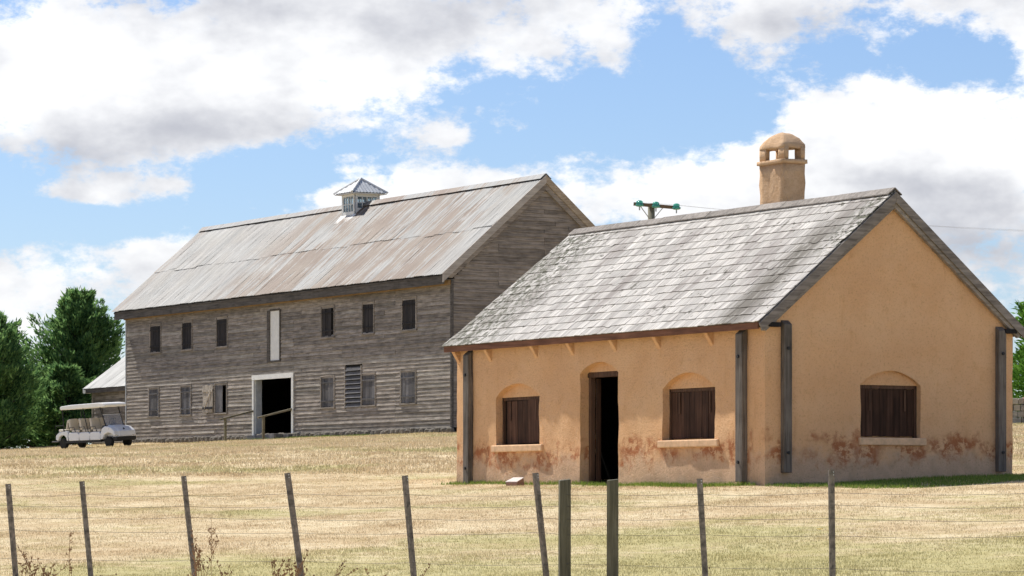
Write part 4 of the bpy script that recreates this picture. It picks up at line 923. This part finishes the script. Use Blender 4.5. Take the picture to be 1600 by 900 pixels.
# ------------------------------------------------------------------ block at the foot of the cottage wall
pb = C0 + U * 7.95 - V * .5; blk = empty('stone_block', (pb.x, pb.y, gz1(pb.x, pb.y) - .03), ROT + .25); blk.scale = (.7, .62, .75); tag(blk, 'small pinkish block with pale sloping top below the left window', 'block')
MB().hexa([(-.15, -.26, 0), (.15, -.26, 0), (.15, .26, 0), (-.15, .26, 0), (-.15, -.26, .13), (.13, -.22, .24), (.13, .24, .24), (-.15, .26, .13)]).build('block_body', 'block_side', blk, bevel=.012)
MB().hexa([(-.155, -.265, .132), (.135, -.225, .242), (.135, .245, .242), (-.155, .265, .132), (-.155, -.265, .15), (.135, -.225, .26), (.135, .245, .26), (-.155, .265, .15)]).build('block_cap', 'block_top', blk)

# ------------------------------------------------------------------ wire fence along the foreground
def at(px, Y): return (px - 800) / 5700 * Y
FENCE = [(-160, -150, 757, 43.2, 'p'), (13, 25, 756, 42.0, 'p'), (127, 141, 752, 41.2, 'p'), (286, 303, 744, 40.2, 'p'), (449, 471, 739, 39.3, 'p'), (632, 646, 743, 38.4, 'p'), (836, 853, 739, 37.4, 'p'), (882, 882, 749, 37.1, 'w'), (957, 957, 749, 36.8, 'w'), (1092, 1101, 748, 36.3, 'p'), (1298, 1300, 734, 35.5, 'p'), (1640, 1645, 738, 34.2, 'p')]
fen = empty('wire_fence', (0, 38.2, gz1(0, 38.2))); tag(fen, 'wire fence of rusty pickets and two timber posts across the foreground', 'fence')
fo = fen.location; tops = []
for px, pxb, py, Yp, kd in FENCE:
    xt, zt = at(px, Yp), (790 - py) / 5700 * Yp; xb = at(pxb, Yp); z9 = -110 / 5700 * Yp; zg = gz1(xb, Yp) - .25
    xg = xt + (xb - xt) * (zt - zg) / (zt - z9); a, b_ = Vector((xg, Yp, zg)) - fo, Vector((xt, Yp, zt)) - fo; dirv = (b_ - a).normalized(); Mx = Matrix.Translation(a) @ Vector((0, 0, 1)).rotation_difference(dirv).to_matrix().to_4x4() @ Matrix.Rotation(random.uniform(-.5, .5) + .4, 4, 'Z'); Ln = (b_ - a).length
    if kd == 'p':      # Y-section steel picket: three flanges meeting at a spine
        th = .0055; fl_ = .036; prof = []
        for k in range(3):
            q = R(90 + 120 * k); d_ = Vector((math.cos(q), math.sin(q))); n_ = Vector((-d_.y, d_.x)); q2 = q + R(60)
            prof += [tuple(d_ * fl_ - n_ * th), tuple(d_ * fl_ + n_ * th), (math.cos(q2) * .010, math.sin(q2) * .010)]
        o_ = MB().prism(prof, 2, 0, Ln, Mx).build('picket', 'picket', fen)
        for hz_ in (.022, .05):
            MB().lathe([(.006, 0), (.006, .002)], 8, Mx @ Matrix.Translation((.012, -.026, Ln - hz_)) @ Matrix.Rotation(math.pi / 2, 4, 'X')).build('hole_daylight', 'white_paint', o_)  # white disc painted for the daylight showing through a punched hole
    else:
        b2 = MB(); hw_ = .058; n_ = 8
        for j in range(n_ + 1):
            k = j / n_; s_ = hw_ * (1 + .05 * math.sin(k * 5 + px)) ; pass
        b2.hexa([(-hw_, -hw_, 0), (hw_, -hw_, 0), (hw_, hw_, 0), (-hw_, hw_, 0), (-hw_ * .93, -hw_, Ln - .012), (hw_ * 1.02, -hw_ * .98, Ln), (hw_, hw_ * .97, Ln + .004), (-hw_ * .95, hw_, Ln - .006)], Matrix.Translation(a) @ Matrix.Rotation(.12 if px < 900 else -.08, 4, 'Z')); b2.build('wooden_post', 'green_post', fen, bevel=.008)
    tops.append((a, b_, dirv, zt))
for hz_ in (.12, -.005, -.135, -.285, -.60):
    pts = []
    for i, (a, b_, dirv, zt) in enumerate(tops):
        z_ = hz_ - fo.z + random.uniform(-.012, .012); t_ = (z_ - a.z) / (b_.z - a.z); p = a + (b_ - a) * t_ + Vector((0, -.04, 0))
        if pts:
            q0 = Vector(pts[-1])
            for k in (.2, .4, .6, .8): m_ = q0 + (p - q0) * k; pts.append(tuple(m_ + Vector((0, 0, -.010 * 4 * k * (1 - k) * (p - q0).length + random.uniform(-.004, .004)))))
        pts.append(tuple(p))
    MB().tube(pts, .0019, 5).build('wire', 'wire', fen)

# ------------------------------------------------------------------ dead weeds along the fence
def weed(px, Y, h_, n, label, seed, spread=.16):
    rg = random.Random(seed); x = at(px, Y); t_ = empty('dry_weed', (x, Y, gz1(x, Y))); tag(t_, label, 'weed', 'dead weeds along the fence'); st, sd_ = MB(), MB()
    for i in range(n):
        bx_, by_ = rg.gauss(0, spread * .35), rg.gauss(0, .05); hh_ = h_ * (1 if i == 0 else rg.uniform(.35, .85)); lx, ly = rg.gauss(0, spread), rg.gauss(0, .06)
        P_ = [Vector((bx_ + lx * k ** 1.4, by_ + ly * k, hh_ * k - .03)) for k in (0, .35, .7, 1)]; st.tube(P_, [.0042, .0036, .003, .0015], 4)
        for k in range(int(9 * hh_ / .5) + 3):
            f = rg.uniform(.3, 1.0); seg = min(2, int(f * 3)); p = P_[seg].lerp(P_[seg + 1], f * 3 - seg if f < 1 else 1); dv = Vector((rg.uniform(-1, 1), rg.uniform(-.6, .6), rg.uniform(.7, 1.6))).normalized() * hh_ * rg.uniform(.06, .17) * (1.3 - f * .6)
            st.tube([p, p + dv], [.0022, .0012], 4)
            for m_ in range(3):
                c_ = p + dv * rg.uniform(.3, 1.0) + Vector((rg.gauss(0, .006), rg.gauss(0, .006), 0)); r_ = rg.uniform(.003, .0055); sd_.hexa([c_ + Vector((a * r_, b3 * r_, c3 * r_ * 1.6)) for a, b3, c3 in ((-1, -1, -1), (1, -1, -1), (1, 1, -1), (-1, 1, -1), (-1, -1, 1), (1, -1, 1), (1, 1, 1), (-1, 1, 1))])
    st.build('stem', 'weed', t_); tag(sd_.build('seed_head', 'weed', t_), kind='stuff'); return t_
weed(322, 39.6, .82, 6, 'tallest dead dock stalk, right of the third picket from the left', 1, .11)
weed(290, 39.9, .40, 3, 'thin dead stalk leaning left at the third picket', 2, .12)
weed(50, 41.3, .46, 9, 'rust-brown clump of dead weed beside the leftmost picket', 3, .22)
weed(72, 41.0, .30, 9, 'low brown clump right of the leftmost picket', 4, .25)
weed(111, 41.0, .56, 2, 'single tall dead stem left of the second picket', 5, .03)
weed(350, 39.4, .30, 4, 'short dead stalk right of the tallest dock', 6, .12)
weed(432, 39.2, .36, 8, 'reddish dead clump left of the fourth picket', 7, .10)
weed(462, 39.0, .40, 9, 'reddish dead clump at the foot of the fourth picket', 8, .10)
weed(520, 38.9, .30, 4, 'sparse dead stalks right of the fourth picket', 9, .14)
weed(590, 38.4, .26, 4, 'small dead stalks left of the fifth picket', 10, .14)
weed(660, 38.2, .28, 4, 'small dead stalks right of the fifth picket', 11, .14)
weed(1115, 36.2, .30, 2, 'faint dead stem right of the timber posts', 12, .05)
fx = at(1281, 47.5); fw = empty('yellow_flower', (fx, 47.5, gz1(fx, 47.5))); tag(fw, 'tiny yellow flower in the grass left of the rightmost picket', 'flower')
MB().tube([(0, 0, -.02), (.005, 0, .06)], .003, 5).build('stem', 'lush_blade', fw)
for k in range(6):
    q = k * math.pi / 3; MB().quad((0, 0, .06), (.03 * math.cos(q - .4), .03 * math.sin(q - .4), .072), (.05 * math.cos(q), .05 * math.sin(q), .07), (.03 * math.cos(q + .4), .03 * math.sin(q + .4), .072)).build('petal', 'yellow_petal', fw)
